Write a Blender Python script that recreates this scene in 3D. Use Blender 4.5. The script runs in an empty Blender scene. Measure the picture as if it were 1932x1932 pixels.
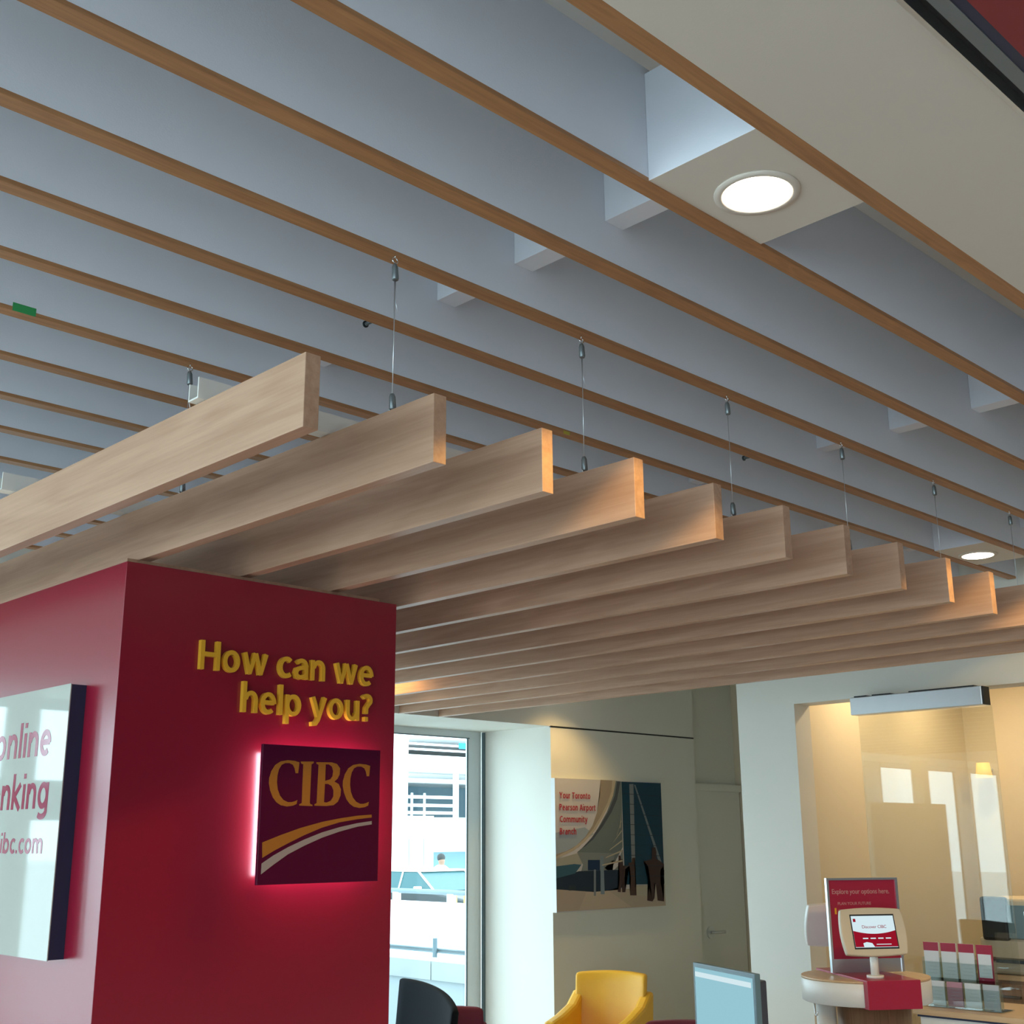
import bpy, bmesh, math, random
from mathutils import Vector, Matrix
random.seed(7)
PI = math.pi
SC = bpy.context.scene
COL = SC.collection

# ------------------------------------------------------------------ camera
cam_d = bpy.data.cameras.new('camera')
cam_d.sensor_width = 36.0
cam_d.lens = 42.641
cam_d.clip_end = 400
cam = bpy.data.objects.new('camera', cam_d)
COL.objects.link(cam)
R0 = Vector((0.71504, -0.69907, -0.00609)); U0 = Vector((-0.17754, -0.19002, 0.96559)); F0 = Vector((0.67617, 0.68935, 0.26))
F0.normalize(); R0 = (R0 - F0 * R0.dot(F0)).normalized(); U0 = R0.cross(F0)
cam.matrix_world = Matrix(((R0.x, U0.x, -F0.x, 0.0), (R0.y, U0.y, -F0.y, 0.0), (R0.z, U0.z, -F0.z, 1.72), (0, 0, 0, 1)))
SC.camera = cam

# ------------------------------------------------------------------ sky, exposure
world = bpy.data.worlds.new('overcast_sky')
SC.world = world
world.use_nodes = True
bgn = world.node_tree.nodes['Background']
bgn.inputs['Color'].default_value = (0.72, 0.90, 1.0, 1)
bgn.inputs['Strength'].default_value = 6.6
SC.view_settings.view_transform = 'Standard'
SC.view_settings.look = 'None'
SC.view_settings.gamma = 1.0
SC.view_settings.use_curve_mapping = False
SC.view_settings.exposure = 0.0

def area(name, loc, aim, sx, sy, power, col, portal=False, shape='RECTANGLE'):
    l = bpy.data.lights.new(name, 'AREA'); l.shape = shape; l.size = sx
    if shape == 'RECTANGLE': l.size_y = sy
    l.energy = power; l.color = col
    if portal: l.cycles.is_portal = True
    o = bpy.data.objects.new(name, l); COL.objects.link(o); o.location = loc
    o.rotation_euler = Vector(aim).to_track_quat('-Z', 'Y').to_euler()
    return o
HALL_POWER = 40.0
for hx in (-3.2, 1.5, 6.0):                       # unseen ceiling lamps added behind the camera as soft fill light
    area('concourse_fill_light', (hx, -3.5, 4.48), (0, 0, -1), 1.6, 1.6, HALL_POWER, (0.95, 0.93, 0.95))
# the daylight openings are sky portals
area('west_window_portal', (-5.95, 3.4, 2.17), (1, 0, 0), 3.54, 7.4, 1, (1, 1, 1), True)
area('concourse_fill_portal', (-5.95, -3.3, 1.75), (1, 0, 0), 2.7, 5.4, 1, (1, 1, 1), True)  # serves the openings added to brighten the fins
area('north_window_portal', (0.6, 7.245, 1.3), (0, -1, 0), 12.4, 2.4, 1, (1, 1, 1), True)

# ------------------------------------------------------------------ materials
def new_mat(name):
    m = bpy.data.materials.new(name); m.use_nodes = True
    return m, m.node_tree.nodes, m.node_tree.links, m.node_tree.nodes['Principled BSDF']
def mat(name, col, rough=0.6, metal=0.0, spec=0.5, coat=0.0, noise=0.0, nscale=20.0, bump=0.0, emis=None, estr=0.0, bscale=None):
    m, N, L, P = new_mat(name)
    P.inputs['Base Color'].default_value = (*col, 1)
    P.inputs['Roughness'].default_value = rough
    P.inputs['Metallic'].default_value = metal
    P.inputs['Specular IOR Level'].default_value = spec
    P.inputs['Coat Weight'].default_value = coat
    P.inputs['Coat Roughness'].default_value = 0.05
    tc = N.new('ShaderNodeTexCoord'); nz = N.new('ShaderNodeTexNoise')
    nz.inputs['Scale'].default_value = nscale; nz.inputs['Detail'].default_value = 4
    L.new(tc.outputs['Object'], nz.inputs['Vector'])
    rp = N.new('ShaderNodeMixRGB'); rp.blend_type = 'MULTIPLY'
    k = max(noise, 0.02)
    rp.inputs[1].default_value = (*col, 1)
    cr = N.new('ShaderNodeMapRange'); cr.inputs[3].default_value = 1 - k; cr.inputs[4].default_value = 1 + k
    L.new(nz.outputs['Fac'], cr.inputs[0]); L.new(cr.outputs[0], rp.inputs[2]); rp.inputs[0].default_value = 1
    L.new(rp.outputs[0], P.inputs['Base Color'])
    if bump > 0:
        b = N.new('ShaderNodeBump'); b.inputs['Strength'].default_value = bump; b.inputs['Distance'].default_value = 0.002
        n2 = N.new('ShaderNodeTexNoise'); n2.inputs['Scale'].default_value = bscale or nscale * 8
        L.new(tc.outputs['Object'], n2.inputs['Vector']); L.new(n2.outputs['Fac'], b.inputs['Height']); L.new(b.outputs[0], P.inputs['Normal'])
    if emis:
        P.inputs['Emission Color'].default_value = (*emis, 1); P.inputs['Emission Strength'].default_value = estr
    return m
def wood(name, ca, cb, axis='Y', sc=1.0, rough=0.45, knots=False, cathedral=0.6):
    """long grain along one axis with wavy cathedral figure and fine pores"""
    m, N, L, P = new_mat(name)
    tc = N.new('ShaderNodeTexCoord'); mp = N.new('ShaderNodeMapping')
    s = {'X': (0.9, 9, 9), 'Y': (9, 0.9, 9), 'Z': (9, 9, 0.9)}[axis]
    mp.inputs['Scale'].default_value = tuple(v * sc for v in s)
    oi = N.new('ShaderNodeObjectInfo')
    vm = N.new('ShaderNodeVectorMath'); vm.operation = 'SCALE'
    L.new(oi.outputs['Random'], vm.inputs['Scale']); vm.inputs[0].default_value = (37.0, 21.0, 53.0)
    va = N.new('ShaderNodeVectorMath'); va.operation = 'ADD'
    L.new(tc.outputs['Object'], va.inputs[0]); L.new(vm.outputs[0], va.inputs[1]); L.new(va.outputs[0], mp.inputs['Vector'])
    wv = N.new('ShaderNodeTexNoise'); wv.inputs['Scale'].default_value = 1.0; wv.inputs['Detail'].default_value = 2; wv.inputs['Distortion'].default_value = 1.2
    L.new(mp.outputs[0], wv.inputs['Vector'])
    mu = N.new('ShaderNodeMath'); mu.operation = 'MULTIPLY'; mu.inputs[1].default_value = 26.0
    L.new(wv.outputs['Fac'], mu.inputs[0])
    fr = N.new('ShaderNodeMath'); fr.operation = 'SINE'; L.new(mu.outputs[0], fr.inputs[0])
    mr = N.new('ShaderNodeMapRange'); mr.inputs[1].default_value = -1; mr.inputs[2].default_value = 1; L.new(fr.outputs[0], mr.inputs[0])
    fn = N.new('ShaderNodeTexNoise'); fn.inputs['Scale'].default_value = 1.0; fn.inputs['Detail'].default_value = 8; fn.inputs['Roughness'].default_value = 0.7
    mp2 = N.new('ShaderNodeMapping')
    s2 = {'X': (2.2, 70, 70), 'Y': (70, 2.2, 70), 'Z': (70, 70, 2.2)}[axis]; mp2.inputs['Scale'].default_value = s2
    L.new(va.outputs[0], mp2.inputs['Vector']); L.new(mp2.outputs[0], fn.inputs['Vector'])
    mx = N.new('ShaderNodeMath'); mx.operation = 'MULTIPLY_ADD'; mx.inputs[1].default_value = cathedral; 
    L.new(mr.outputs[0], mx.inputs[0])
    m3 = N.new('ShaderNodeMath'); m3.operation = 'MULTIPLY'; m3.inputs[1].default_value = 1 - cathedral; fr2 = N.new('ShaderNodeMapRange'); fr2.inputs[1].default_value = 0.36; fr2.inputs[2].default_value = 0.66; L.new(fn.outputs['Fac'], fr2.inputs[0]); L.new(fr2.outputs[0], m3.inputs[0]); L.new(m3.outputs[0], mx.inputs[2])
    mc = N.new('ShaderNodeMixRGB'); mc.inputs[1].default_value = (*ca, 1); mc.inputs[2].default_value = (*cb, 1)
    L.new(mx.outputs[0], mc.inputs[0])
    L.new(mc.outputs[0], P.inputs['Base Color'])
    P.inputs['Roughness'].default_value = rough
    return m
def glass_mat(name, tint=(0.93, 0.98, 0.98), refl=1.0, rough=0.0):
    m = bpy.data.materials.new(name); m.use_nodes = True
    N, L = m.node_tree.nodes, m.node_tree.links; N.clear()
    o = N.new('ShaderNodeOutputMaterial'); mx = N.new('ShaderNodeMixShader'); t = N.new('ShaderNodeBsdfTransparent'); g = N.new('ShaderNodeBsdfGlossy')
    lw = N.new('ShaderNodeLayerWeight'); lw.inputs['Blend'].default_value = 0.5
    pw = N.new('ShaderNodeMath'); pw.operation = 'POWER'; pw.inputs[1].default_value = 5.0; L.new(lw.outputs['Facing'], pw.inputs[0])
    f = N.new('ShaderNodeMath'); f.operation = 'MULTIPLY_ADD'; f.inputs[1].default_value = 0.96; f.inputs[2].default_value = 0.04; L.new(pw.outputs[0], f.inputs[0])
    k = N.new('ShaderNodeMath'); k.operation = 'MULTIPLY'; k.inputs[1].default_value = refl; k.use_clamp = True
    t.inputs['Color'].default_value = (*tint, 1); g.inputs['Roughness'].default_value = rough
    L.new(f.outputs[0], k.inputs[0]); L.new(k.outputs[0], mx.inputs[0]); L.new(t.outputs[0], mx.inputs[1]); L.new(g.outputs[0], mx.inputs[2]); L.new(mx.outputs[0], o.inputs[0])
    return m
def emit(name, col, s):
    m = bpy.data.materials.new(name); m.use_nodes = True
    N, L = m.node_tree.nodes, m.node_tree.links; N.clear()
    o = N.new('ShaderNodeOutputMaterial'); e = N.new('ShaderNodeEmission')
    e.inputs[0].default_value = (*col, 1); e.inputs[1].default_value = s; L.new(e.outputs[0], o.inputs[0])
    return m

M = {}
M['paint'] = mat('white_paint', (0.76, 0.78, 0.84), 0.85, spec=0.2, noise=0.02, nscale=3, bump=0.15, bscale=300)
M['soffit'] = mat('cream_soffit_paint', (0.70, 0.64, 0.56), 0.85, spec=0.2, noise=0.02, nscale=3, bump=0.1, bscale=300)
M['ceil'] = mat('plenum_paint', (0.78, 0.77, 0.74), 0.9, spec=0.1)
M['wall'] = mat('wall_paint', (0.76, 0.75, 0.68), 0.7, spec=0.3, noise=0.02, nscale=2, bump=0.1, bscale=250)
M['warmwall'] = mat('office_wall_paint', (0.74, 0.66, 0.50), 0.7, spec=0.3, noise=0.02)
M['oak'] = wood('oak_edge', (0.47, 0.232, 0.098), (0.33, 0.150, 0.062), 'X', 2.5, 0.5, cathedral=0.35)
M['maple'] = wood('maple_veneer', (0.60, 0.375, 0.25), (0.46, 0.27, 0.17), 'Y', 0.8, 0.42, cathedral=0.4)
M['maple_top'] = wood('light_wood', (0.66, 0.46, 0.27), (0.56, 0.37, 0.20), 'Y', 1.5, 0.4, cathedral=0.3)
M['walnut'] = wood('brown_wood', (0.34, 0.19, 0.10), (0.22, 0.115, 0.06), 'Z', 1.5, 0.4, cathedral=0.4)
M['red'] = mat('red_laminate', (0.27, 0.004, 0.024), 0.28, spec=0.5, coat=0.6, noise=0.03, nscale=60)
M['redslab'] = mat('red_slab', (0.38, 0.015, 0.05), 0.35)
M['bulk'] = mat('dark_red_soffit', (0.25, 0.03, 0.035), 0.6)
M['burg'] = mat('burgundy_gloss', (0.085, 0.006, 0.030), 0.06, spec=0.32)
M['gold'] = mat('gold_letter', (0.80, 0.42, 0.03), 0.3, metal=0.0, coat=0.3)
M['goldflat'] = mat('gold_print', (0.40, 0.16, 0.03), 0.08, spec=0.32)
M['silver'] = mat('silver_print', (0.36, 0.30, 0.29), 0.08, spec=0.32)
M['steel'] = mat('brushed_steel', (0.72, 0.76, 0.79), 0.30, metal=1.0)
M['chrome'] = mat('chrome', (0.75, 0.77, 0.78), 0.12, metal=1.0)
M['darkmetal'] = mat('dark_metal', (0.03, 0.035, 0.04), 0.4, metal=0.6)
M['black'] = mat('black_rubber', (0.012, 0.014, 0.017), 0.5)
M['mull'] = mat('aluminium_frame', (0.62, 0.68, 0.70), 0.4, metal=0.2)
M['plaswhite'] = mat('white_plastic', (0.80, 0.79, 0.74), 0.35)
M['beige'] = mat('beige_plastic', (0.62, 0.54, 0.40), 0.4)
M['yellow'] = mat('yellow_leather', (0.86, 0.47, 0.035), 0.38, noise=0.05, nscale=8, bump=0.2, bscale=120)
M['maroon'] = mat('maroon_fabric', (0.16, 0.02, 0.04), 0.8, bump=0.3, bscale=500)
M['slate'] = mat('slate_mesh', (0.004, 0.009, 0.016), 0.8, spec=0.2)
M['greyplas'] = mat('blue_grey_plastic', (0.12, 0.20, 0.24), 0.35)
M['screen'] = emit('lit_screen', (0.36, 0.66, 0.76), 0.85)
M['tabscreen'] = emit('tablet_screen', (0.72, 0.90, 0.95), 0.9)
M['tabred'] = emit('tablet_red', (0.42, 0.01, 0.03), 0.7)
M['lens'] = emit('lamp_lens', (1.0, 0.88, 0.70), 14.0)
M['shade'] = mat('lamp_shade', (0.9, 0.62, 0.25), 0.8, emis=(1.0, 0.60, 0.16), estr=0.75)
M['led'] = emit('led_strip', (1.0, 0.78, 0.90), 30.0)
M['glass'] = glass_mat('window_glass', (0.95, 0.99, 0.99), 1.0)
M['door_glass'] = glass_mat('door_glass', (0.93, 0.95, 0.93), 1.6)
M['acrylic'] = glass_mat('clear_acrylic', (0.90, 0.95, 0.95), 1.5)
M['poster'] = mat('poster_face', (0.46, 0.47, 0.42), 0.04, spec=0.5)
M['postred'] = mat('poster_lettering', (0.30, 0.006, 0.05), 0.1, spec=0.5)
M['navy'] = mat('navy_edge', (0.02, 0.03, 0.07), 0.4)
M['green'] = mat('green_tape', (0.03, 0.32, 0.09), 0.6)
M['ytape'] = mat('yellow_tape', (0.50, 0.40, 0.05), 0.6)
M['gasket'] = mat('grey_gasket', (0.10, 0.15, 0.17), 0.5)
M['gripper'] = mat('dull_gripper', (0.22, 0.25, 0.26), 0.35, metal=0.7)
M['concourse'] = mat('dark_concourse_wall', (0.10, 0.09, 0.09), 0.7)
M['red'].node_tree.nodes['Principled BSDF'].inputs['Coat Roughness'].default_value = 0.24
M['rail'] = mat('galvanised_rail', (0.14, 0.19, 0.21), 0.5)
M['pole'] = mat('blue_grey_pole', (0.05, 0.09, 0.11), 0.5)
M['kerb'] = mat('kerb_concrete', (0.30, 0.33, 0.33), 0.85, noise=0.15, nscale=1.2)
M['track'] = mat('grey_track', (0.20, 0.22, 0.23), 0.5, metal=0.3)
M['floor'] = mat('floor_tile', (0.44, 0.41, 0.39), 0.5, noise=0.1, nscale=2)
M['concrete'] = mat('concrete', (0.62, 0.62, 0.60), 0.8, noise=0.08, nscale=1.5)
M['asphalt'] = mat('asphalt', (0.10, 0.125, 0.13), 0.9, noise=0.1)
M['extwhite'] = mat('white_cladding', (0.85, 0.86, 0.86), 0.7)
M['extgrey'] = mat('deck_grey', (0.17, 0.29, 0.35), 0.8)
M['cyan'] = mat('cyan_sign', (0.0, 0.30, 0.60), 0.5)
M['carblack'] = mat('car_paint', (0.012, 0.02, 0.024), 0.35)
M['carglass'] = mat('car_glass', (0.02, 0.09, 0.10), 0.3, spec=0.3)
M['tyre'] = mat('tyre', (0.015, 0.015, 0.015), 0.8)
M['yel'] = mat('yellow_post', (0.8, 0.5, 0.1), 0.6)
M['skin'] = mat('skin', (0.30, 0.17, 0.11), 0.6)
M['shirt'] = mat('pale_shirt', (0.55, 0.68, 0.70), 0.8)
M['hair'] = mat('dark_hair', (0.02, 0.02, 0.02), 0.7)
M['paper'] = mat('white_paper', (0.74, 0.76, 0.76), 0.6)
M['greypaper'] = mat('grey_paper', (0.45, 0.48, 0.50), 0.6)
M['pinkpaper'] = mat('pink_paper', (0.50, 0.25, 0.30), 0.6)

# ------------------------------------------------------------------ mesh helpers
def tobj(name, bm, mats, parent=None, smooth=False, bevel=0.0):
    me = bpy.data.meshes.new(name)
    bmesh.ops.recalc_face_normals(bm, faces=bm.faces)
    bm.to_mesh(me); bm.free()
    if not isinstance(mats, (list, tuple)): mats = [mats]
    for m in mats: me.materials.append(m)
    if smooth:
        for p in me.polygons: p.use_smooth = True
    o = bpy.data.objects.new(name, me); COL.objects.link(o)
    if parent: o.parent = parent
    if bevel:
        b = o.modifiers.new('edge', 'BEVEL'); b.width = bevel; b.segments = 2; b.limit_method = 'ANGLE'
    return o
def bx(bm, x0, x1, y0, y1, z0, z1, mi=0, mtx=None):
    v = [bm.verts.new((x, y, z)) for x in (x0, x1) for y in (y0, y1) for z in (z0, z1)]
    if mtx is not None:
        for q in v: q.co = mtx @ q.co
    for f in ((0, 1, 3, 2), (4, 6, 7, 5), (0, 4, 5, 1), (2, 3, 7, 6), (0, 2, 6, 4), (1, 5, 7, 3)):
        bm.faces.new([v[i] for i in f]).material_index = mi
def box(name, m, x0, x1, y0, y1, z0, z1, parent=None, bevel=0.0, mtx=None):
    bm = bmesh.new(); bx(bm, x0, x1, y0, y1, z0, z1, 0, mtx)
    return tobj(name, bm, m, parent, bevel=bevel)
def tube(bm, pts, r, seg=8, mi=0, closed=False, cap=True):
    pts = [Vector(p) for p in pts]; n = len(pts); rings = []
    rr = r if isinstance(r, (list, tuple)) else [r] * n
    up = None
    for i, p in enumerate(pts):
        a = pts[i - 1] if i > 0 or closed else pts[i]; b = pts[(i + 1) % n] if i < n - 1 or closed else pts[i]
        t = (b - a).normalized()
        if up is None or abs(up.dot(t)) > 0.98: up = Vector((0, 0, 1)) if abs(t.z) < 0.9 else Vector((1, 0, 0))
        s = t.cross(up).normalized(); u = s.cross(t).normalized(); up = u
        rings.append([bm.verts.new(p + rr[i] * (math.cos(2 * PI * k / seg) * s + math.sin(2 * PI * k / seg) * u)) for k in range(seg)])
    m = n if closed else n - 1
    for i in range(m):
        A, B = rings[i], rings[(i + 1) % n]
        for k in range(seg):
            f = bm.faces.new((A[k], A[(k + 1) % seg], B[(k + 1) % seg], B[k])); f.material_index = mi; f.smooth = True
    if cap and not closed:
        bm.faces.new(rings[0][::-1]).material_index = mi; bm.faces.new(rings[-1]).material_index = mi
def prism(bm, poly, a, b, fn, mi=0):
    """poly: 2D points; fn(u, v, w) -> 3D; from w=a to w=b"""
    A = [bm.verts.new(fn(u, v, a)) for u, v in poly]; B = [bm.verts.new(fn(u, v, b)) for u, v in poly]
    n = len(poly)
    bm.faces.new(A).material_index = mi; bm.faces.new(B[::-1]).material_index = mi
    for i in range(n): bm.faces.new((A[i], B[i], B[(i + 1) % n], A[(i + 1) % n])).material_index = mi
def lathe(bm, prof, cx, cy, seg=32, mi=0):
    rings = [[bm.verts.new((cx + r * math.cos(2 * PI * k / seg), cy + r * math.sin(2 * PI * k / seg), z)) for k in range(seg)] for r, z in prof]
    for A, B in zip(rings, rings[1:]):
        for k in range(seg):
            f = bm.faces.new((A[k], A[(k + 1) % seg], B[(k + 1) % seg], B[k])); f.material_index = mi; f.smooth = True
    bm.faces.new(rings[0][::-1]).material_index = mi; bm.faces.new(rings[-1]).material_index = mi
def rrect(w, h, r, n=5):
    out = []
    for cx, cy, a0 in ((w / 2 - r, h / 2 - r, 0), (-w / 2 + r, h / 2 - r, 90), (-w / 2 + r, -h / 2 + r, 180), (w / 2 - r, -h / 2 + r, 270)):
        for i in range(n + 1):
            a = math.radians(a0 + 90 * i / n); out.append((cx + r * math.cos(a), cy + r * math.sin(a)))
    return out
def tag(o, label, cat, group=None, kind=None):
    o['label'] = label; o['category'] = cat
    if group: o['group'] = group
    if kind: o['kind'] = kind
    return o
def thing(name, label, cat, loc=(0, 0, 0), rz=0.0, group=None):
    o = bpy.data.objects.new(name, None); COL.objects.link(o); o.location = loc; o.rotation_euler = (0, 0, rz); o.empty_display_size = 0.1
    return tag(o, label, cat, group)
def struct(name, m, *a, **k):
    o = box(name, m, *a, **k); o['kind'] = 'structure'; return o
def text_mesh(name, s, m, mtx, width, height, extrude, parent=None, offset=0.0, bevel=0.0, shear=0.0):
    """lettering fitted to a width and (cap/ascender) height; local frame x right, y up, z out of the surface"""
    cu = bpy.data.curves.new(name, 'FONT'); cu.body = s; cu.size = 1; cu.offset = offset; cu.bevel_depth = 0; cu.resolution_u = 4; cu.space_character = 0.95
    o = bpy.data.objects.new(name, cu); COL.objects.link(o)
    dg = bpy.context.evaluated_depsgraph_get(); dg.update()
    me = bpy.data.meshes.new_from_object(o.evaluated_get(dg))
    xs = [v.co.x for v in me.vertices]; ys = [v.co.y for v in me.vertices]
    x0, x1 = min(xs), max(xs); yt = max(ys)
    sx = width / (x1 - x0); sy = height / yt
    bpy.data.objects.remove(o); bpy.data.meshes.remove(me)
    cu.extrude = extrude / 2 / 1.0
    cu.bevel_depth = 0.0
    o = bpy.data.objects.new(name, cu); COL.objects.link(o); dg.update()
    me = bpy.data.meshes.new_from_object(o.evaluated_get(dg)); bpy.data.objects.remove(o); bpy.data.curves.remove(cu)
    for v in me.vertices:
        x, y, z = (v.co.x - x0) * sx, v.co.y * sy, v.co.z + extrude / 2
        v.co = mtx @ Vector((x, y, z))
    me.materials.clear(); me.materials.append(m)
    me.name = name
    o = bpy.data.objects.new(name, me); COL.objects.link(o)
    if parent: o.parent = parent
    return o
def curve_mesh(name, loops, m, mtx, extrude, parent=None):
    cu = bpy.data.curves.new(name, 'CURVE'); cu.dimensions = '2D'; cu.fill_mode = 'BOTH'; cu.extrude = extrude / 2
    for lp in loops:
        sp = cu.splines.new('POLY'); sp.points.add(len(lp) - 1); sp.use_cyclic_u = True
        for p, (x, y) in zip(sp.points, lp): p.co = (x, y, 0, 1)
    o = bpy.data.objects.new(name, cu); COL.objects.link(o)
    dg = bpy.context.evaluated_depsgraph_get(); dg.update()
    me = bpy.data.meshes.new_from_object(o.evaluated_get(dg)); bpy.data.objects.remove(o); bpy.data.curves.remove(cu)
    for v in me.vertices: v.co = mtx @ Vector((v.co.x, v.co.y, v.co.z + extrude / 2))
    me.materials.clear(); me.materials.append(m)
    o = bpy.data.objects.new(name, me); COL.objects.link(o)
    if parent: o.parent = parent
    return o
def frame(origin, right, up):
    r = Vector(right).normalized(); u = Vector(up).normalized(); n = r.cross(u); o = Vector(origin)
    return Matrix(((r.x, u.x, n.x, o.x), (r.y, u.y, n.y, o.y), (r.z, u.z, n.z, o.z), (0, 0, 0, 1)))
ORD = ['first', 'second', 'third', 'fourth', 'fifth', 'sixth', 'seventh', 'eighth', 'ninth', 'tenth', 'eleventh', 'twelfth', 'thirteenth', 'fourteenth', 'fifteenth', 'sixteenth']

# stroked humanist sans lettering (cap height 1)
def _arc(cx, cy, rx, ry, a0, a1, n=18):
    return [(cx + rx * math.cos(math.radians(a0 + (a1 - a0) * i / n)), cy + ry * math.sin(math.radians(a0 + (a1 - a0) * i / n))) for i in range(n + 1)]
XH = 0.74
def glyph(ch, s):
    q = s / 2; m = XH / 2; O = lambda cx, a, b: _arc(cx, m, 0.29 - q, m - q + 0.012, a, b, 26)
    G = {
     'H': (0.66, [[(q, 0), (q, 1)], [(0.66 - q, 0), (0.66 - q, 1)], [(q, 0.53), (0.66 - q, 0.53)]]),
     'o': (0.58, [O(0.29, 0, 360)]), 'c': (0.47, [_arc(0.29, m, 0.29 - q, m - q + 0.012, 48, 312)]),
     'w': (0.86, [[(0.06, XH), (0.245, 0.01)], [(0.235, 0.01), (0.43, XH)], [(0.43, XH), (0.625, 0.01)], [(0.615, 0.01), (0.80, XH)]]),
     'a': (0.52, [[(0.52 - q, 0), (0.52 - q, 0.46)] + _arc(0.27, 0.46, 0.25 - q, XH - q - 0.46, 0, 145, 10), [(0.52 - q, 0.42), (0.26, 0.41), (0.11, 0.34), (q, 0.21), (0.11, 0.09), (0.24, q - 0.012), (0.38, 0.10), (0.52 - q, 0.19)]]),
     'n': (0.54, [[(q, 0), (q, XH)], [(q, 0.48)] + _arc(0.27 + q / 3, 0.44, 0.27 - q - q / 3, XH - q - 0.43, 165, 0, 12) + [(0.54 - q, 0)]]),
     'u': (0.54, [[(0.54 - q, 0), (0.54 - q, XH)], [(0.54 - q, 0.27)] + _arc(0.27 - q / 3, 0.30, 0.27 - q - q / 3, 0.30 - q + 0.012, -15, -180, 12) + [(q, XH)]]),
     'e': (0.56, [[(q, 0.39), (0.56 - q, 0.39)], [(0.56 - q, 0.36)] + _arc(0.28, m, 0.28 - q, m - q + 0.012, 5, 312, 24)]),
     'h': (0.54, [[(q, 0), (q, 1.07)], [(q, 0.48)] + _arc(0.27 + q / 3, 0.44, 0.27 - q - q / 3, XH - q - 0.43, 165, 0, 12) + [(0.54 - q, 0)]]),
     'l': (s, [[(q, 0), (q, 1.07)]]), 'i': (s, [[(q, 0), (q, XH)], [(q, 0.90), (q, 1.05)]]),
     'p': (0.58, [[(q, -0.30), (q, XH)], O(0.29, 0, 360)]), 'b': (0.58, [[(q, 0), (q, 1.07)], O(0.29, 0, 360)]),
     'g': (0.58, [[(0.58 - q, XH), (0.58 - q, -0.05)] + _arc(0.27, -0.06, 0.31 - q, 0.18, 0, -140, 10), O(0.29, 0, 360)]),
     'y': (0.56, [[(0.05, XH), (0.28, 0.04)], [(0.51, XH), (0.26, -0.08), (0.17, -0.22), (0.02, -0.24)]]),
     'k': (0.52, [[(q, 0), (q, 1.07)], [(0.47, XH), (0.14, 0.38)], [(0.14, 0.40), (0.49, 0.0)]]),
     'm': (0.90, [[(q, 0), (q, XH)], [(q, 0.48)] + _arc(0.255, 0.46, 0.255 - q - 0.01, XH - q - 0.45, 165, 0, 10) + [(0.48, 0)], [(0.48, 0.48)] + _arc(0.65, 0.46, 0.25 - q, XH - q - 0.45, 165, 0, 10) + [(0.90 - q, 0)]]),
     '.': (s, [[(q, 0), (q, 0.16)]]),
     '?': (0.44, [_arc(0.20, 0.79, 0.23 - q, 0.20 - q / 2, 150, -55, 14) + [(0.19, 0.50), (0.18, 0.28)], [(0.18, 0.0), (0.18, 0.165)]]),
     'Y': (0.64, [[(0.05, 1), (0.32, 0.45)], [(0.32, 0.45), (0.59, 1)], [(0.32, 0.48), (0.32, 0)]]), 'T': (0.58, [[(0.0, 1 - q), (0.58, 1 - q)], [(0.29, 1 - q), (0.29, 0)]]),
     'P': (0.56, [[(q, 0), (q, 1)], [(q, 1 - q), (0.28, 1 - q)] + _arc(0.28, 0.72, 0.28 - q, 0.28 - q, 90, -90, 10) + [(q, 0.44 + q)]]),
     'A': (0.70, [[(0.04, 0), (0.35, 0.98)], [(0.35, 0.98), (0.66, 0)], [(0.14, 0.32), (0.56, 0.32)]]), 'C': (0.62, [_arc(0.40, 0.5, 0.40 - q, 0.5 - q, 55, 305, 18)]),
     'B': (0.58, [[(q, 0), (q, 1)], [(q, 1 - q), (0.28, 1 - q)] + _arc(0.28, 0.76, 0.23 - q, 0.24 - q, 90, -90, 8) + [(q, 0.52)], [(0.3, 0.52)] + _arc(0.30, 0.27, 0.28 - q, 0.27 - q, 90, -90, 8) + [(q, q)]]),
     'r': (0.34, [[(q, 0), (q, XH)], [(q, 0.45)] + _arc(0.30, 0.42, 0.30 - q, 0.24, 165, 90, 6)]),
     's': (0.42, [[(0.37, 0.64), (0.24, 0.68), (0.11, 0.61), (0.12, 0.48), (0.31, 0.33), (0.34, 0.16), (0.22, 0.06), (0.05, 0.09)]]),
     't': (0.34, [[(0.15, 0.92), (0.15, 0.18), (0.22, 0.07), (0.33, 0.06)], [(0.0, XH - q), (0.33, XH - q)]]),
     ' ': (0.20, [])}
    return G[ch]
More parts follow.
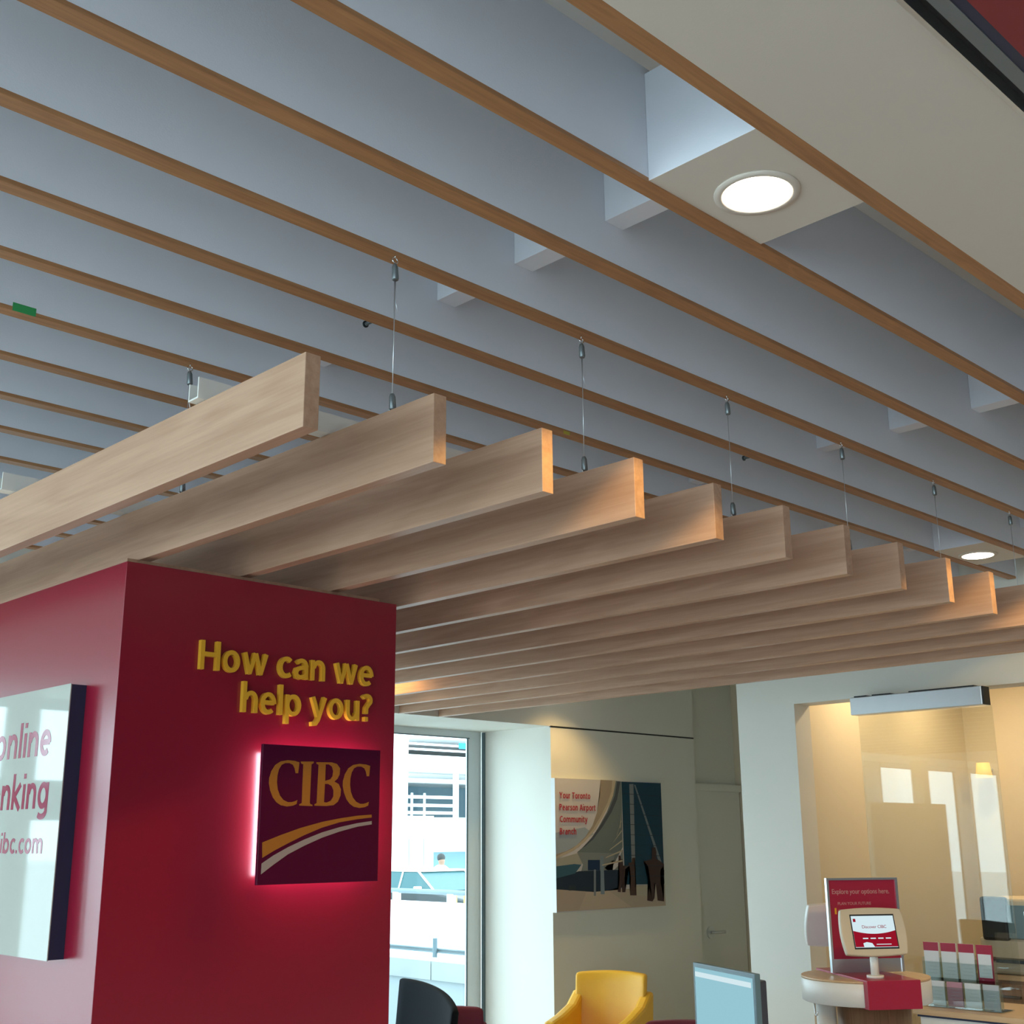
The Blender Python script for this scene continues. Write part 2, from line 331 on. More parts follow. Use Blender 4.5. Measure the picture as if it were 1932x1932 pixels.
def stroke_text(txt, m, mtx, width, cap, depth, parent, s=0.142):
    gap = 0.10; x = 0.0; W = 0.0
    for c in txt: W += glyph(c, s)[0] + gap
    W -= gap; k = width / (W * cap); bm = bmesh.new()
    for c in txt:
        w, strokes = glyph(c, s)
        for si, st in enumerate(strokes):
            dp = depth * (1 + 0.03 * si)
            P = [Vector(((x + u) * cap * k, v * cap)) for u, v in st]; n = len(P); hs = s / 2 * cap * (0.5 + 0.5 * k)
            closed = (P[0] - P[-1]).length < 1e-5; L_, R_ = [], []
            for i in range(n):
                a = P[i - 1] if i else (P[-2] if closed else None); c_ = P[i + 1] if i < n - 1 else (P[1] if closed else None)
                d1 = (P[i] - a).normalized() if a is not None else None; d2 = (c_ - P[i]).normalized() if c_ is not None else None
                if d1 is None: d1 = d2
                if d2 is None: d2 = d1
                n1 = Vector((-d1.y, d1.x)); n2 = Vector((-d2.y, d2.x)); nn = (n1 + n2)
                nn = nn.normalized() if nn.length > 1e-6 else n1
                mt = hs / max(nn.dot(n1), 0.72)
                L_.append(P[i] + nn * mt); R_.append(P[i] - nn * mt)
            V = [[bm.verts.new(mtx @ Vector((p.x, p.y, z))) for p in side] for z in (0.0, dp) for side in (L_, R_)]
            for i in range(n - 1):
                for A, B in ((V[0], V[1]), (V[3], V[2]), (V[2], V[0]), (V[1], V[3])): bm.faces.new((A[i], A[i + 1], B[i + 1], B[i]))
            if not closed:
                for i in (0, n - 1): bm.faces.new((V[0][i], V[1][i], V[3][i], V[2][i]))
        x += w + gap
    return tobj('text_line', bm, m, parent)

# outlines of the sign letters and of the poster picture, in metres on their own planes (x, z)
LIT = {'C':[(2.2357,1.955),(2.2184,1.9589),(2.1922,1.9601),(2.1665,1.9556),(2.1478,1.9443),(2.1345,1.9253),(2.1277,1.904),(2.1276,1.8882),(2.1329,1.8673),(2.1435,1.8466),(2.1569,1.8324),(2.1733,1.8235),(2.196,1.8198),(2.2185,1.8228),(2.2313,1.8282),(2.234,1.8402),(2.2244,1.8361),(2.2115,1.8332),(2.1986,1.833),(2.1821,1.8394),(2.1687,1.8523),(2.1597,1.8706),(2.156,1.8916),(2.1565,1.9127),(2.1613,1.9315),(2.1703,1.9451),(2.1829,1.9509),(2.1991,1.9515),(2.2125,1.9466),(2.2195,1.9361),(2.2235,1.9215),(2.2327,1.9218)],'I':[(2.2416,1.9577),(2.2899,1.9595),(2.2901,1.9549),(2.2819,1.9505),(2.2805,1.833),(2.2831,1.8282),(2.2908,1.8264),(2.291,1.8224),(2.242,1.8231),(2.2418,1.8271),(2.2508,1.8312),(2.2512,1.9494),(2.2425,1.9526)],'B':[(2.3011,1.958),(2.3599,1.9596),(2.3808,1.9554),(2.3935,1.942),(2.3925,1.9226),(2.3844,1.9086),(2.3726,1.9),(2.3902,1.8922),(2.3995,1.8759),(2.3985,1.8567),(2.3888,1.8373),(2.3721,1.8262),(2.3448,1.8231),(2.2993,1.8238),(2.2991,1.8279),(2.3073,1.832),(2.3096,1.9501),(2.3014,1.9531)],'B1':[(2.3368,1.9524),(2.3498,1.9529),(2.3621,1.9465),(2.3671,1.9328),(2.365,1.9163),(2.3568,1.9064),(2.3365,1.9012)],'B2':[(2.3362,1.8914),(2.3488,1.8917),(2.3628,1.886),(2.3709,1.8725),(2.371,1.8534),(2.3612,1.8396),(2.3444,1.8339),(2.3348,1.8351)],'C2l':[(2.4075,1.8954),(2.5123,1.9588),(2.5129,1.8225)],'gold':[(2.1131,1.7132),(2.1779,1.7348),(2.2478,1.7556),(2.33,1.7745),(2.3977,1.7857),(2.4674,1.7944),(2.5263,1.7985),(2.5265,1.7893),(2.4677,1.7834),(2.3982,1.7735),(2.3307,1.7571),(2.2652,1.7346),(2.2016,1.7087),(2.1551,1.6885),(2.1156,1.6686)],'white':[(2.1141,1.6521),(2.1557,1.6756),(2.2053,1.6983),(2.2658,1.7214),(2.3313,1.7424),(2.3988,1.7586),(2.4682,1.771),(2.5269,1.7782),(2.5272,1.7676),(2.4685,1.76),(2.3993,1.745),(2.332,1.7264),(2.2667,1.703),(2.2064,1.6776),(2.1572,1.6488),(2.1136,1.6213)],'T':{'YourToronto':[(6.7676,2.0088),(7.1107,2.0089)],'PearsonAirport':[(6.7656,1.922),(7.1669,1.9235)],'Community':[(6.767,1.8358),(7.0731,1.8324)],'Branch':[(6.7649,1.747),(6.9458,1.7478)]},'P':{'frame':[(6.7253,2.159),(7.984,2.1538),(7.9862,1.1887),(6.7067,1.2017)],'roof':[(7.2447,2.1576),(7.4237,2.1576),(7.4057,2.0717),(7.3452,1.9796),(7.2669,1.8887),(7.1714,1.7933),(7.0783,1.7171),(6.9783,1.654),(6.8459,1.6095),(6.7252,1.5772),(6.7258,1.6054),(6.8465,1.6295),(6.9523,1.6686),(7.0518,1.7289),(7.1356,1.8109),(7.194,1.9119),(7.2309,2.0379)],'roofline':[(7.3809,2.1565),(7.4237,2.1576),(7.4057,2.0717),(7.3452,1.9796),(7.2669,1.8887),(7.171,1.7815),(7.0506,1.694),(6.9249,1.6315),(6.7251,1.5715),(6.7255,1.5885),(6.9078,1.646),(7.0333,1.7086),(7.1439,1.7873),(7.2392,1.8885),(7.3173,1.9852),(7.3678,2.0709)],'facade':[(7.4236,2.1546),(7.4905,2.1502),(7.4821,1.6495),(7.3535,1.503),(7.1722,1.5647),(6.9597,1.6196),(7.0863,1.688),(7.1988,1.7933),(7.3051,1.913),(7.3855,2.0408)],'facadedark':[(7.4377,2.1488),(7.476,2.1498),(7.4317,2.0113),(7.3613,1.9135),(7.2544,1.8052),(7.1412,1.711),(7.0495,1.6592),(7.0136,1.6479),(7.1328,1.7286),(7.2367,1.823),(7.3338,1.9313),(7.4044,2.0412)],'glass':[(7.4905,2.1502),(7.9817,2.1506),(7.9828,1.362),(7.4976,1.3699),(7.4916,1.6494)],'col1':[(7.5838,2.1341),(7.6357,2.1355),(7.6272,1.384),(7.584,1.3852)],'col2':[(7.6423,2.1294),(7.66,2.1298),(7.9932,1.4658),(7.981,1.3987)],'canopy':[(6.7251,1.5715),(6.9594,1.611),(7.0101,1.5384),(6.9558,1.4879),(6.8596,1.473),(6.7277,1.4984)],'teal':[(6.7239,1.5209),(6.9221,1.5342),(7.0009,1.5271),(6.9289,1.4657),(6.7263,1.4368)],'porch':[(6.9552,1.6185),(7.3858,1.6058),(7.3746,1.5616),(7.261,1.4989),(7.3332,1.4623),(7.4287,1.5133),(7.4305,1.5548),(7.4815,1.6375),(7.485,1.5063),(7.3517,1.4619),(7.096,1.4446),(6.9902,1.4643),(7.0186,1.5268)],'dark':[(6.7221,1.4369),(6.9731,1.4819),(7.242,1.4818),(7.5029,1.4822),(7.5021,1.3639),(7.3003,1.3349),(7.2989,1.3002),(7.1099,1.3295),(6.7203,1.3589)],'ground':[(6.7203,1.3589),(7.1099,1.3295),(7.2987,1.2944),(7.3048,1.3319),(7.982,1.3498),(7.9862,1.1887),(6.7068,1.2034)],'wallw':[(7.626,1.3602),(7.9846,1.3589),(7.9821,1.2524),(7.6272,1.2889)],'post1':[(7.1379,1.4898),(7.1605,1.4894),(7.1536,1.2994),(7.1313,1.3002)],'post2':[(7.214,1.5874),(7.2506,1.5869),(7.2535,1.3075),(7.2081,1.309)],'signb':[(7.0731,1.5604),(7.2084,1.5583),(7.2056,1.4826),(7.0706,1.4855)],'ink1':[(7.4273,1.5875),(7.4508,1.5871),(7.4543,1.5603),(7.4733,1.56),(7.4758,1.5124),(7.5517,1.508),(7.5509,1.4902),(7.5031,1.4882),(7.4901,1.4114),(7.4931,1.3141),(7.4574,1.3152),(7.4511,1.383),(7.4387,1.3159),(7.4061,1.3199),(7.4336,1.4129),(7.4282,1.5015)],'ink2':[(7.5882,1.5673),(7.6221,1.5698),(7.6123,1.5279),(7.6272,1.4796),(7.6146,1.4201),(7.6271,1.2859),(7.5507,1.2886),(7.5489,1.3506),(7.5664,1.4154),(7.5558,1.493),(7.5433,1.5321),(7.5818,1.5344)],'ink3':[(7.8376,1.6463),(7.8776,1.6459),(7.8906,1.6089),(7.8827,1.5599),(7.9269,1.5408),(7.981,1.5153),(7.9744,1.4908),(7.9333,1.4794),(7.9498,1.4178),(7.9271,1.3757),(7.9513,1.2778),(7.9635,1.2289),(7.8839,1.2379),(7.8667,1.3713),(7.8469,1.3719),(7.8452,1.2574),(7.8192,1.2343),(7.7558,1.2427),(7.7744,1.3138),(7.8023,1.3731),(7.7761,1.4342),(7.7801,1.5067),(7.7218,1.5199),(7.7278,1.541),(7.8274,1.5546)],'van':[(6.8572,1.3827),(6.9265,1.3835),(6.9341,1.3466),(6.8562,1.3462)],'path':[(7.0476,1.3259),(7.3002,1.332),(7.5655,1.2027),(6.9648,1.2046)]}}

# ================================================================== THE SETTING
Z_B = 3.128      # underside of ceiling fins and soffit
YW = 6.46        # poster wall
XO = 6.80        # office wall
struct('floor', M['floor'], -6.2, 10.2, -8.2, 7.3, -0.1, 0.0)
struct('ceiling', M['ceil'], -6.2, 10.2, -0.45, 7.3, 3.95, 4.05)
struct('ceiling', M['ceil'], -6.2, 10.2, -8.2, -0.45, 4.5, 4.6)
struct('trim_1', M['soffit'], -2.0, 6.8, 0.81, 1.176, Z_B, 3.95)          # cream soffit in front of the fins
struct('trim_2', M['bulk'], -6.0, 10.0, -0.45, 0.728, 3.115, 3.95)        # red bulkhead over the shop front
# west side: window wall; low concourse openings added to brighten the fins
def wall_with_windows_y(name, m, x0, x1, y0, y1, z0, z1, holes):
    """wall in a plane of constant x, running along y"""
    bm = bmesh.new(); cur = y0
    for a, b, c, d in sorted(holes):
        bx(bm, x0, x1, cur, a, z0, z1); bx(bm, x0, x1, a, b, z0, c); bx(bm, x0, x1, a, b, d, z1); cur = b
    bx(bm, x0, x1, cur, y1, z0, z1)
    o = tobj(name, bm, m); o['kind'] = 'structure'; return o
wall_with_windows_y('wall_west', M['wall'], -6.2, -6.0, -8.2, 7.3, 0, 4.5, [(-5.8, -4.2, 0.4, 3.1), (-4.0, -2.4, 0.4, 3.1), (-2.2, -0.7, 0.4, 3.1), (-0.2, 1.6, 0.4, 3.93), (1.8, 3.6, 0.4, 3.93), (3.8, 5.6, 0.4, 3.93), (5.8, 6.9, 0.4, 3.93)])
struct('wall_south', M['concourse'], -6.2, 10.2, -8.3, -8.2, 0, 4.5)
struct('wall_east', M['warmwall'], 9.30, 9.45, -0.45, 7.3, 0, 4.0)
struct('wall_concourse', M['concourse'], 9.30, 9.45, -8.2, -0.45, 0, 4.5)
# poster wall: full height right of the window bay, over the bay down to z 2.544
bm = bmesh.new()
bx(bm, 6.73, 8.50, YW, 7.3, 0, 3.95)
bx(bm, -6.0, 6.73, YW, 7.3, 2.544, 3.95)
o = tobj('wall_north', bm, M['wall']); o['kind'] = 'structure'
struct('trim_3', M['black'], 6.73, 8.50, YW - 0.003, YW + 0.01, 2.536, 2.547)   # shadow gap
# door alcove beyond the poster wall
struct('wall_alcove', M['wall'], 8.50, 9.30, YW + 0.16, 7.3, 0, 3.95)
door = box('door_1', M['wall'], 8.62, 9.28, YW + 0.11, YW + 0.155, 0, 2.11); door['kind'] = 'structure'
bm = bmesh.new()
bx(bm, 8.555, 8.62, YW + 0.09, YW + 0.16, 0, 2.17); bx(bm, 8.62, 9.29, YW + 0.09, YW + 0.16, 2.11, 2.17)
tobj('door_frame', bm, M['wall'], door)
bm = bmesh.new(); prism(bm, [(0.052 * math.cos(2 * PI * k / 20), 0.052 * math.sin(2 * PI * k / 20)) for k in range(20)], 0, 0.014, lambda u, v, w: Vector((8.76 + u, YW + 0.11 - w, 0.945 + v)))
tube(bm, [(8.76, YW + 0.10, 0.945), (8.76, YW + 0.05, 0.945), (8.80, YW + 0.045, 0.945), (8.885, YW + 0.045, 0.945)], 0.012, 10)
tobj('door_handle', bm, M['steel'], door)
# window wall 0.76 m behind the poster wall
piers = [(5.6, 6.555), (4.45, 5.35), (3.3, 4.15), (2.1, 3.0), (0.89, 1.75), (-0.30, 0.55), (-1.27, -0.53), (-2.5, -1.7), (-3.7, -2.85), (-4.9, -4.05)]
bm = bmesh.new(); cur = 6.73
for i, (a, b) in enumerate(piers):
    bx(bm, b, cur if i else 6.70, 7.2, 7.222, 0, 2.544); cur = a
bx(bm, -6.0, cur, 7.2, 7.222, 0, 2.544)
o = tobj('wall_window', bm, M['mull']); o['kind'] = 'structure'
for i, (a, b) in enumerate(piers):
    w = struct('window_%d' % (i + 1), M['gasket'], a, a + 0.012, 7.206, 7.22, 0.0, 2.49)
    bm = bmesh.new(); bx(bm, a, b, 7.18, 7.22, 2.49, 2.544); bx(bm, a, b, 7.18, 7.22, 0.0, 0.06)
    tobj('window_frame', bm, M['mull'], w)
    bm = bmesh.new(); bx(bm, a, b, 7.176, 7.182, 2.482, 2.490); bx(bm, b - 0.010, b + 0.004, 7.195, 7.2, 0.0, 2.49)
    tobj('gasket', bm, M['gasket'], w)
    box('pane', M['glass'], a + 0.012, b - 0.002, 7.209, 7.215, 0.06, 2.49, parent=w)
struct('trim_4', M['gasket'], 6.705, 6.728, 7.18, 7.20, 0.0, 2.54)            # dark gasket at the reveal
for i, (a, b) in enumerate([(-0.2, 1.6), (1.8, 3.6), (3.8, 5.6), (5.8, 6.9)]):
    w = struct('window_%d' % (11 + i), M['glass'], -6.11, -6.10, a, b, 0.4, 3.93)
# office wall with its glazed opening
bm = bmesh.new()
bx(bm, XO, XO + 0.18, 4.351, 4.791, 0, 3.95)
bx(bm, XO, XO + 0.18, -0.45, 4.351, 2.546, 3.95)
bx(bm, XO, XO + 0.18, -0.45, 1.2, 0, 2.546)
o = tobj('wall_office', bm, M['wall']); o['kind'] = 'structure'
struct('wall_office_side', M['warmwall'], XO + 0.18, 9.30, 4.42, 4.55, 0, 3.4)
struct('ceiling_office', M['warmwall'], XO + 0.18, 9.30, -0.45, 4.55, 3.0, 3.1)
area('office_downlight_lamp', (7.55, 4.0, 2.97), (0, 0, -1), 0.14, 0, 9, (1.0, 0.76, 0.46), shape='DISK')
area('office_downlight_lamp', (8.5, 3.95, 2.97), (0, 0, -1), 0.14, 0, 9, (1.0, 0.76, 0.46), shape='DISK')
area('office_downlight_lamp', (8.7, 3.0, 2.97), (0, 0, -1), 0.14, 0, 9, (1.0, 0.76, 0.46), shape='DISK')
area('office_downlight_lamp', (7.7, 2.2, 2.97), (0, 0, -1), 0.14, 0, 6, (1.0, 0.76, 0.46), shape='DISK')

# rolling-grille track at the shop front
t = thing('grille_track', 'grey and black metal grille track along the cream soffit edge', 'track', (2.0, 0.77, 3.12))
for nm, m_, a, b, z0, z1 in (('guide_rail', 'steel', 0.030, 0.040, -0.012, 0.05), ('slot', 'black', 0.006, 0.030, 0.02, 0.05), ('guide_rail', 'track', -0.022, 0.006, -0.006, 0.05), ('seal', 'navy', -0.042, -0.022, -0.004, 0.05)):
    box(nm, M[m_], -3.9, 4.7, a, b, z0, z1, parent=t)

# ================================================================== CEILING FINS
FY = [1.22, 1.552, 1.88, 2.212, 2.536, 2.86, 3.19, 3.52, 3.86, 4.196, 4.55, 4.88, 5.21, 5.545, 5.88]
FT = 0.043
for k, y in enumerate(FY):
    if k == 0: lab = 'narrow oak-edged fin fixed against the cream soffit, closest to the grille track'
    elif k == 3: lab = 'white ceiling fin with oak edge from which the row of beam cables hangs'
    elif k == 6: lab = 'white ceiling fin with oak edge carrying the piece of green tape'
    elif k == 4: lab = 'white ceiling fin with oak edge and long screws poking through it'
    else: lab = 'white ceiling fin with oak bottom edge, %s counted from the cream soffit' % ORD[k]
    t = thing('ceiling_fin', lab, 'ceiling fin', (2.0, y - FT / 2, Z_B), 0, 'parallel white ceiling fins with oak edges')
    x1 = 4.765
    box('panel', M['paint'], -3.2, x1, -FT / 2, FT / 2, 0.012, 0.296, parent=t, bevel=0.0015)
    e = box('wood_edge', M['oak'], -3.2, x1, -FT / 2 - 0.001, FT / 2 + 0.001, 0.0, 0.012, parent=t, bevel=0.001)
    e['label'] = 'oak strip along the bottom edge'
# short white cross panels bridging the fins
for r, (x0, x1, nm) in enumerate(((2.142, 2.212, 'above the red tower side'), (4.188, 4.258, 'halfway along the fins'), (6.11, 6.18, 'closest to the office wall'))):
    for k in range(1, 10 if r < 2 else 7):
        if k == 4: continue
        tag(box('cross_panel', M['paint'], x0, x1, FY[k] + 0.0005, FY[k + 1] - FT - 0.0005, 3.248, 3.405, bevel=0.001),
            'white cross panel %s, between the %s and %s ceiling fins' % (nm, ORD[k], ORD[k + 1]), 'cross panel', 'white cross panels between ceiling fins')
# boxes that carry a recessed downlight between two fins
def light_box(x0, x1, k, lamp_x, lamp_y, lab, lab2, power, rad=0.078):
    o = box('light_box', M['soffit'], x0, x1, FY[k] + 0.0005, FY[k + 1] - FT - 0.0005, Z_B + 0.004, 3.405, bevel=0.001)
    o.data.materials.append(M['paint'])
    for p in o.data.polygons: p.material_index = 1 if abs(p.normal.z) < 0.5 else 0  # cooler white on the sides imitates daylight; the box has one paint
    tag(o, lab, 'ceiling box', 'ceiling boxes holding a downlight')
    t = thing('downlight', lab2, 'downlight', (lamp_x, lamp_y, Z_B + 0.004), 0, 'round recessed downlights')
    bm = bmesh.new(); lathe(bm, [(rad + 0.020, 0.0), (rad + 0.019, -0.004), (rad + 0.004, -0.006), (rad, -0.004), (rad - 0.001, 0.0)], 0, 0, 40)
    tobj('trim_ring', bm, M['soffit'], t, smooth=True)
    bm = bmesh.new(); lathe(bm, [(rad, -0.0035), (rad - 0.002, -0.0055)], 0, 0, 40); tobj('lens', bm, M['lens'], t)
    l = bpy.data.lights.new('downlight_lamp', 'SPOT'); l.energy = power; l.color = (1.0, 0.64, 0.20); l.spot_size = math.radians(118); l.spot_blend = 0.06; l.shadow_soft_size = 0.05
    lo = bpy.data.objects.new('downlight_lamp', l); COL.objects.link(lo); lo.location = (lamp_x, lamp_y, Z_B - 0.03); lo.rotation_euler = (0, math.radians(-6), 0)
    return t
light_box(1.912, 2.345, 0, 2.131, 1.372, 'cream ceiling box with a lit downlight beside the cream soffit, over the concourse end', 'bright round recessed downlight in the cream box next to the soffit', 60)
light_box(5.80, 6.28, 4, 6.048, 2.703, 'cream ceiling box with a lit downlight next to the office wall', 'small round lit downlight above the farthest visible wooden beam tips', 7)
light_box(4.04, 4.48, 0, 4.30, 1.372, 'cream ceiling box against the soffit past the right frame edge', 'lit downlight against the soffit past the right frame edge', 60)
# a few loose fittings on the fins
struct('added_column_1', M['wall'], 0.26, 0.40, 6.76, 6.90, 0.0, 3.95)  # unseen column added to block part of the window reflection in the tower poster
box('transom', M['mull'], -0.30, 0.55, 7.17, 7.2, 1.84, 2.07, parent=bpy.data.objects['window_6'])
struct('partition_1', M['wall'], 0.72, 2.30, 6.36, 6.42, 0.0, 2.05)
tag(box('tape', M['green'], 1.171, 1.236, 3.1455, 3.1468, 3.128, 3.152), 'small piece of green tape on a ceiling fin', 'tape')
tag(box('tape', M['ytape'], 3.024, 3.056, 2.8155, 2.8168, 3.122, 3.134), 'tiny yellow scrap of tape on an oak edge behind the hanging cable', 'tape')
for (x, y, lab) in ((1.955, 2.5365, 'long screw sticking out of a ceiling fin beside the nearest hanging cable'), (3.806, 2.5365, 'long screw sticking out of a ceiling fin near the middle cables')):
    t = thing('screw', lab, 'screw', (x, y, 3.146), 0, 'screws through the ceiling fin')
    bm = bmesh.new(); tube(bm, [(0, 0, 0), (0, 0.05, 0)], 0.004, 8)
    for i in range(9): tube(bm, [(0, 0.006 + 0.005 * i, 0), (0, 0.0085 + 0.005 * i, 0)], 0.0058, 8)
    tobj('shank', bm, M['gripper'], t)
    bm = bmesh.new(); tube(bm, [(0, 0.049, 0), (0, 0.053, 0), (0, 0.056, 0)], [0.010, 0.010, 0.006], 12); tobj('head', bm, M['darkmetal'], t)

# ================================================================== MAPLE BEAMS
BX0, BS, BT = 1.352, 0.3544, 0.0385
for i in range(13):
    x = BX0 + BS * i
    lab = {0: 'pale maple beam nearest the camera, its end highest of the stepped row',
           12: 'last maple beam of the stepped row, closest to the office wall'}.get(i, '%s maple beam of the stepped row, counted from the nearest' % ORD[i])
    if i in (2, 3): lab = '%s with its end glowing orange in lamp light' % lab.replace(' of the stepped row', '')
    if i in (8, 9): lab = 'maple beam with an orange-lit end, %s counted from the nearest' % ORD[i]
    o = box('maple_beam', M['maple'], -BT / 2, BT / 2, 0.0, YW - 1.993 - 0.001, 0.0, 0.166, bevel=0.0015)
    o.location = (x + BT / 2, 1.993, 2.544)
    tag(o, lab, 'beam', 'hanging maple beams')
# white U channels lying across the beams
for (x0, y, z, lab) in ((1.333, 2.418, 2.711, 'white U-shaped channel lying across the beams, closest to their ends'), (1.312, 3.48, 2.711, 'white U-shaped channel lying across the beams over the red tower')):
    bm = bmesh.new(); L_ = 4.6
    bx(bm, x0, x0 + L_, y - 0.022, y + 0.022, z, z + 0.004); bx(bm, x0, x0 + L_, y - 0.022, y - 0.018, z + 0.004, z + 0.052); bx(bm, x0, x0 + L_, y + 0.018, y + 0.022, z + 0.004, z + 0.044)
    tag(tobj('channel', bm, M['plaswhite']), lab, 'metal channel', 'white channels across the beams')
# suspension cables
cab = [(1, 2.170, 'suspension cable nearest the camera, dropping to the second maple beam', 2.20), (1, 3.16, 'suspension cable left of the white channel end, farthest left', 3.18),
       (3, 2.19, 'suspension cable dropping to the fourth maple beam', 2.20), (5, 2.19, 'suspension cable dropping to the sixth maple beam', 2.20),
       (7, 2.19, 'suspension cable dropping to the eighth maple beam', 2.20), (9, 2.19, 'suspension cable dropping to the tenth maple beam', 2.20), (11, 2.19, 'suspension cable dropping to the twelfth maple beam near the office wall', 2.20)]
for n, (i, y, lab, _) in enumerate(cab):
    x = BX0 + BS * i + BT / 2
    t = thing('suspension_cable', lab, 'cable', (x, y, 2.71), 0, 'steel cables holding the maple beams')
    top = Z_B - 2.71
    bm = bmesh.new(); tube(bm, [(0, 0, 0.045), (0.002, 0.001, 0.2), (0, 0, top - 0.06)], 0.0011, 6)
    if i in (1, 3, 9): tube(bm, [(0.003, 0, top - 0.06), (0.005, 0.002, top - 0.12), (0.014 if i == 9 else 0.009, -0.004, top - 0.155)], 0.0009, 5)
    tobj('wire', bm, M['steel'], t)
    for nm, zc, fl in (('upper_gripper', top - 0.045, 1), ('lower_gripper', 0.030, -1)):
        bm = bmesh.new(); tube(bm, [(0.002, 0, zc - 0.022), (0.002, 0, zc - 0.018), (0, 0, zc + 0.012), (-0.001, 0, zc + 0.02)], [0.0075, 0.009, 0.008, 0.005], 10); tobj(nm, bm, M['gripper'], t)
    for nm, zc in (('hook_ring', top - 0.014), ('eyelet', 0.008)):
        bm = bmesh.new(); tube(bm, [(0.0085 * math.cos(2 * PI * k / 14), 0.002 * math.sin(2 * PI * k / 14), zc + 0.0085 * math.sin(2 * PI * k / 14)) for k in range(14)], 0.0016, 6, closed=True)
        if nm == 'hook_ring': tube(bm, [(0, 0, zc + 0.008), (0, 0, top)], 0.0016, 6)
        tobj(nm, bm, M['chrome'], t)

# ================================================================== RED TOWER
TX0, TX1, TY0, TY1 = 1.638, 2.66, 3.296, 4.75
t = thing('tower', 'red rectangular tower carrying the gold greeting and burgundy sign', 'display tower', (TX0, TY0, 0))
box('body', M['red'], 0, TX1 - TX0, 0, TY1 - TY0, 0, 2.52, parent=t, bevel=0.0015)
o = box('top_spacer', M['maple'], 0.03, TX1 - TX0 - 0.03, 0.06, TY1 - TY0 - 0.02, 2.52, 2.5435, parent=t); o['label'] = 'thin wooden spacer under the beams'
FR = frame((0, TY0, 0), (1, 0, 0), (0, 0, 1))
tx = thing('wall_lettering', 'raised gold words reading How can we help you? on the red tower', 'lettering', (0, 0, 0))
stroke_text('How can we', M['gold'], frame((1.890, TY0, 2.222), (1, 0, 0), (0, 0, 1)), 0.663, 0.089, 0.016, tx)
stroke_text('help you?', M['gold'], frame((2.045, TY0, 2.103), (1, 0, 0), (0, 0, 1)), 0.508, 0.089, 0.016, tx)
# burgundy square sign standing off the wall, lit from behind
YS = 3.24
s = thing('square_sign', 'burgundy glossy square sign with a halo of light on the red tower', 'sign', (0, 0, 0))
box('panel', M['burg'], 2.101, 2.558, YS, YS + 0.012, 1.590, 2.006, parent=s, bevel=0.001)
box('standoff', M['paper'], 2.19, 2.47, YS + 0.012, TY0, 1.68, 1.92, parent=s)
for (a, b, c, d) in ((2.143, 2.150, 1.615, 1.985), (2.516, 2.524, 1.615, 1.985), (2.17, 2.50, 1.952, 1.960), (2.17, 2.50, 1.634, 1.642)):
    box('led_strip', M['led'], a, b, YS + 0.014, YS + 0.024, c, d, parent=s)
SF = frame((0, YS - 0.0, 0), (1, 0, 0), (0, 0, 1))
C2 = [(x + 0.2795, z - 0.001) for x, z in LIT['C']]
curve_mesh('logo_lettering', [LIT['C'], LIT['I'], LIT['B'], LIT['B1'], LIT['B2'], C2], M['goldflat'], SF, 0.0012, s)
curve_mesh('gold_swoosh', [LIT['gold']], M['goldflat'], SF, 0.0012, s)
curve_mesh('silver_swoosh', [LIT['white']], M['silver'], SF, 0.0012, s)
# glossy poster on the tower's window side
XP = 1.588
p = thing('tower_poster', 'glossy pale poster about online banking on the window-lit side of the red tower', 'poster', (0, 0, 0))
box('board', M['navy'], XP + 0.003, TX0, 3.493, 4.70, 1.398, 2.171, parent=p)
box('face', M['poster'], XP, XP + 0.003, 3.491, 4.702, 1.396, 2.173, parent=p)
for txt, y1, zb, h, w in (('online', 3.592, 1.970, 0.108, 0.405), ('banking', 3.578, 1.815, 0.108, 0.50), ('cibc.com', 3.587, 1.686, 0.062, 0.345)):
    stroke_text(txt, M['postred'], frame((XP, y1 + w, zb), (0, -1, 0), (0, 0, 1)), w, h / 1.07, 0.0008, p, 0.15)

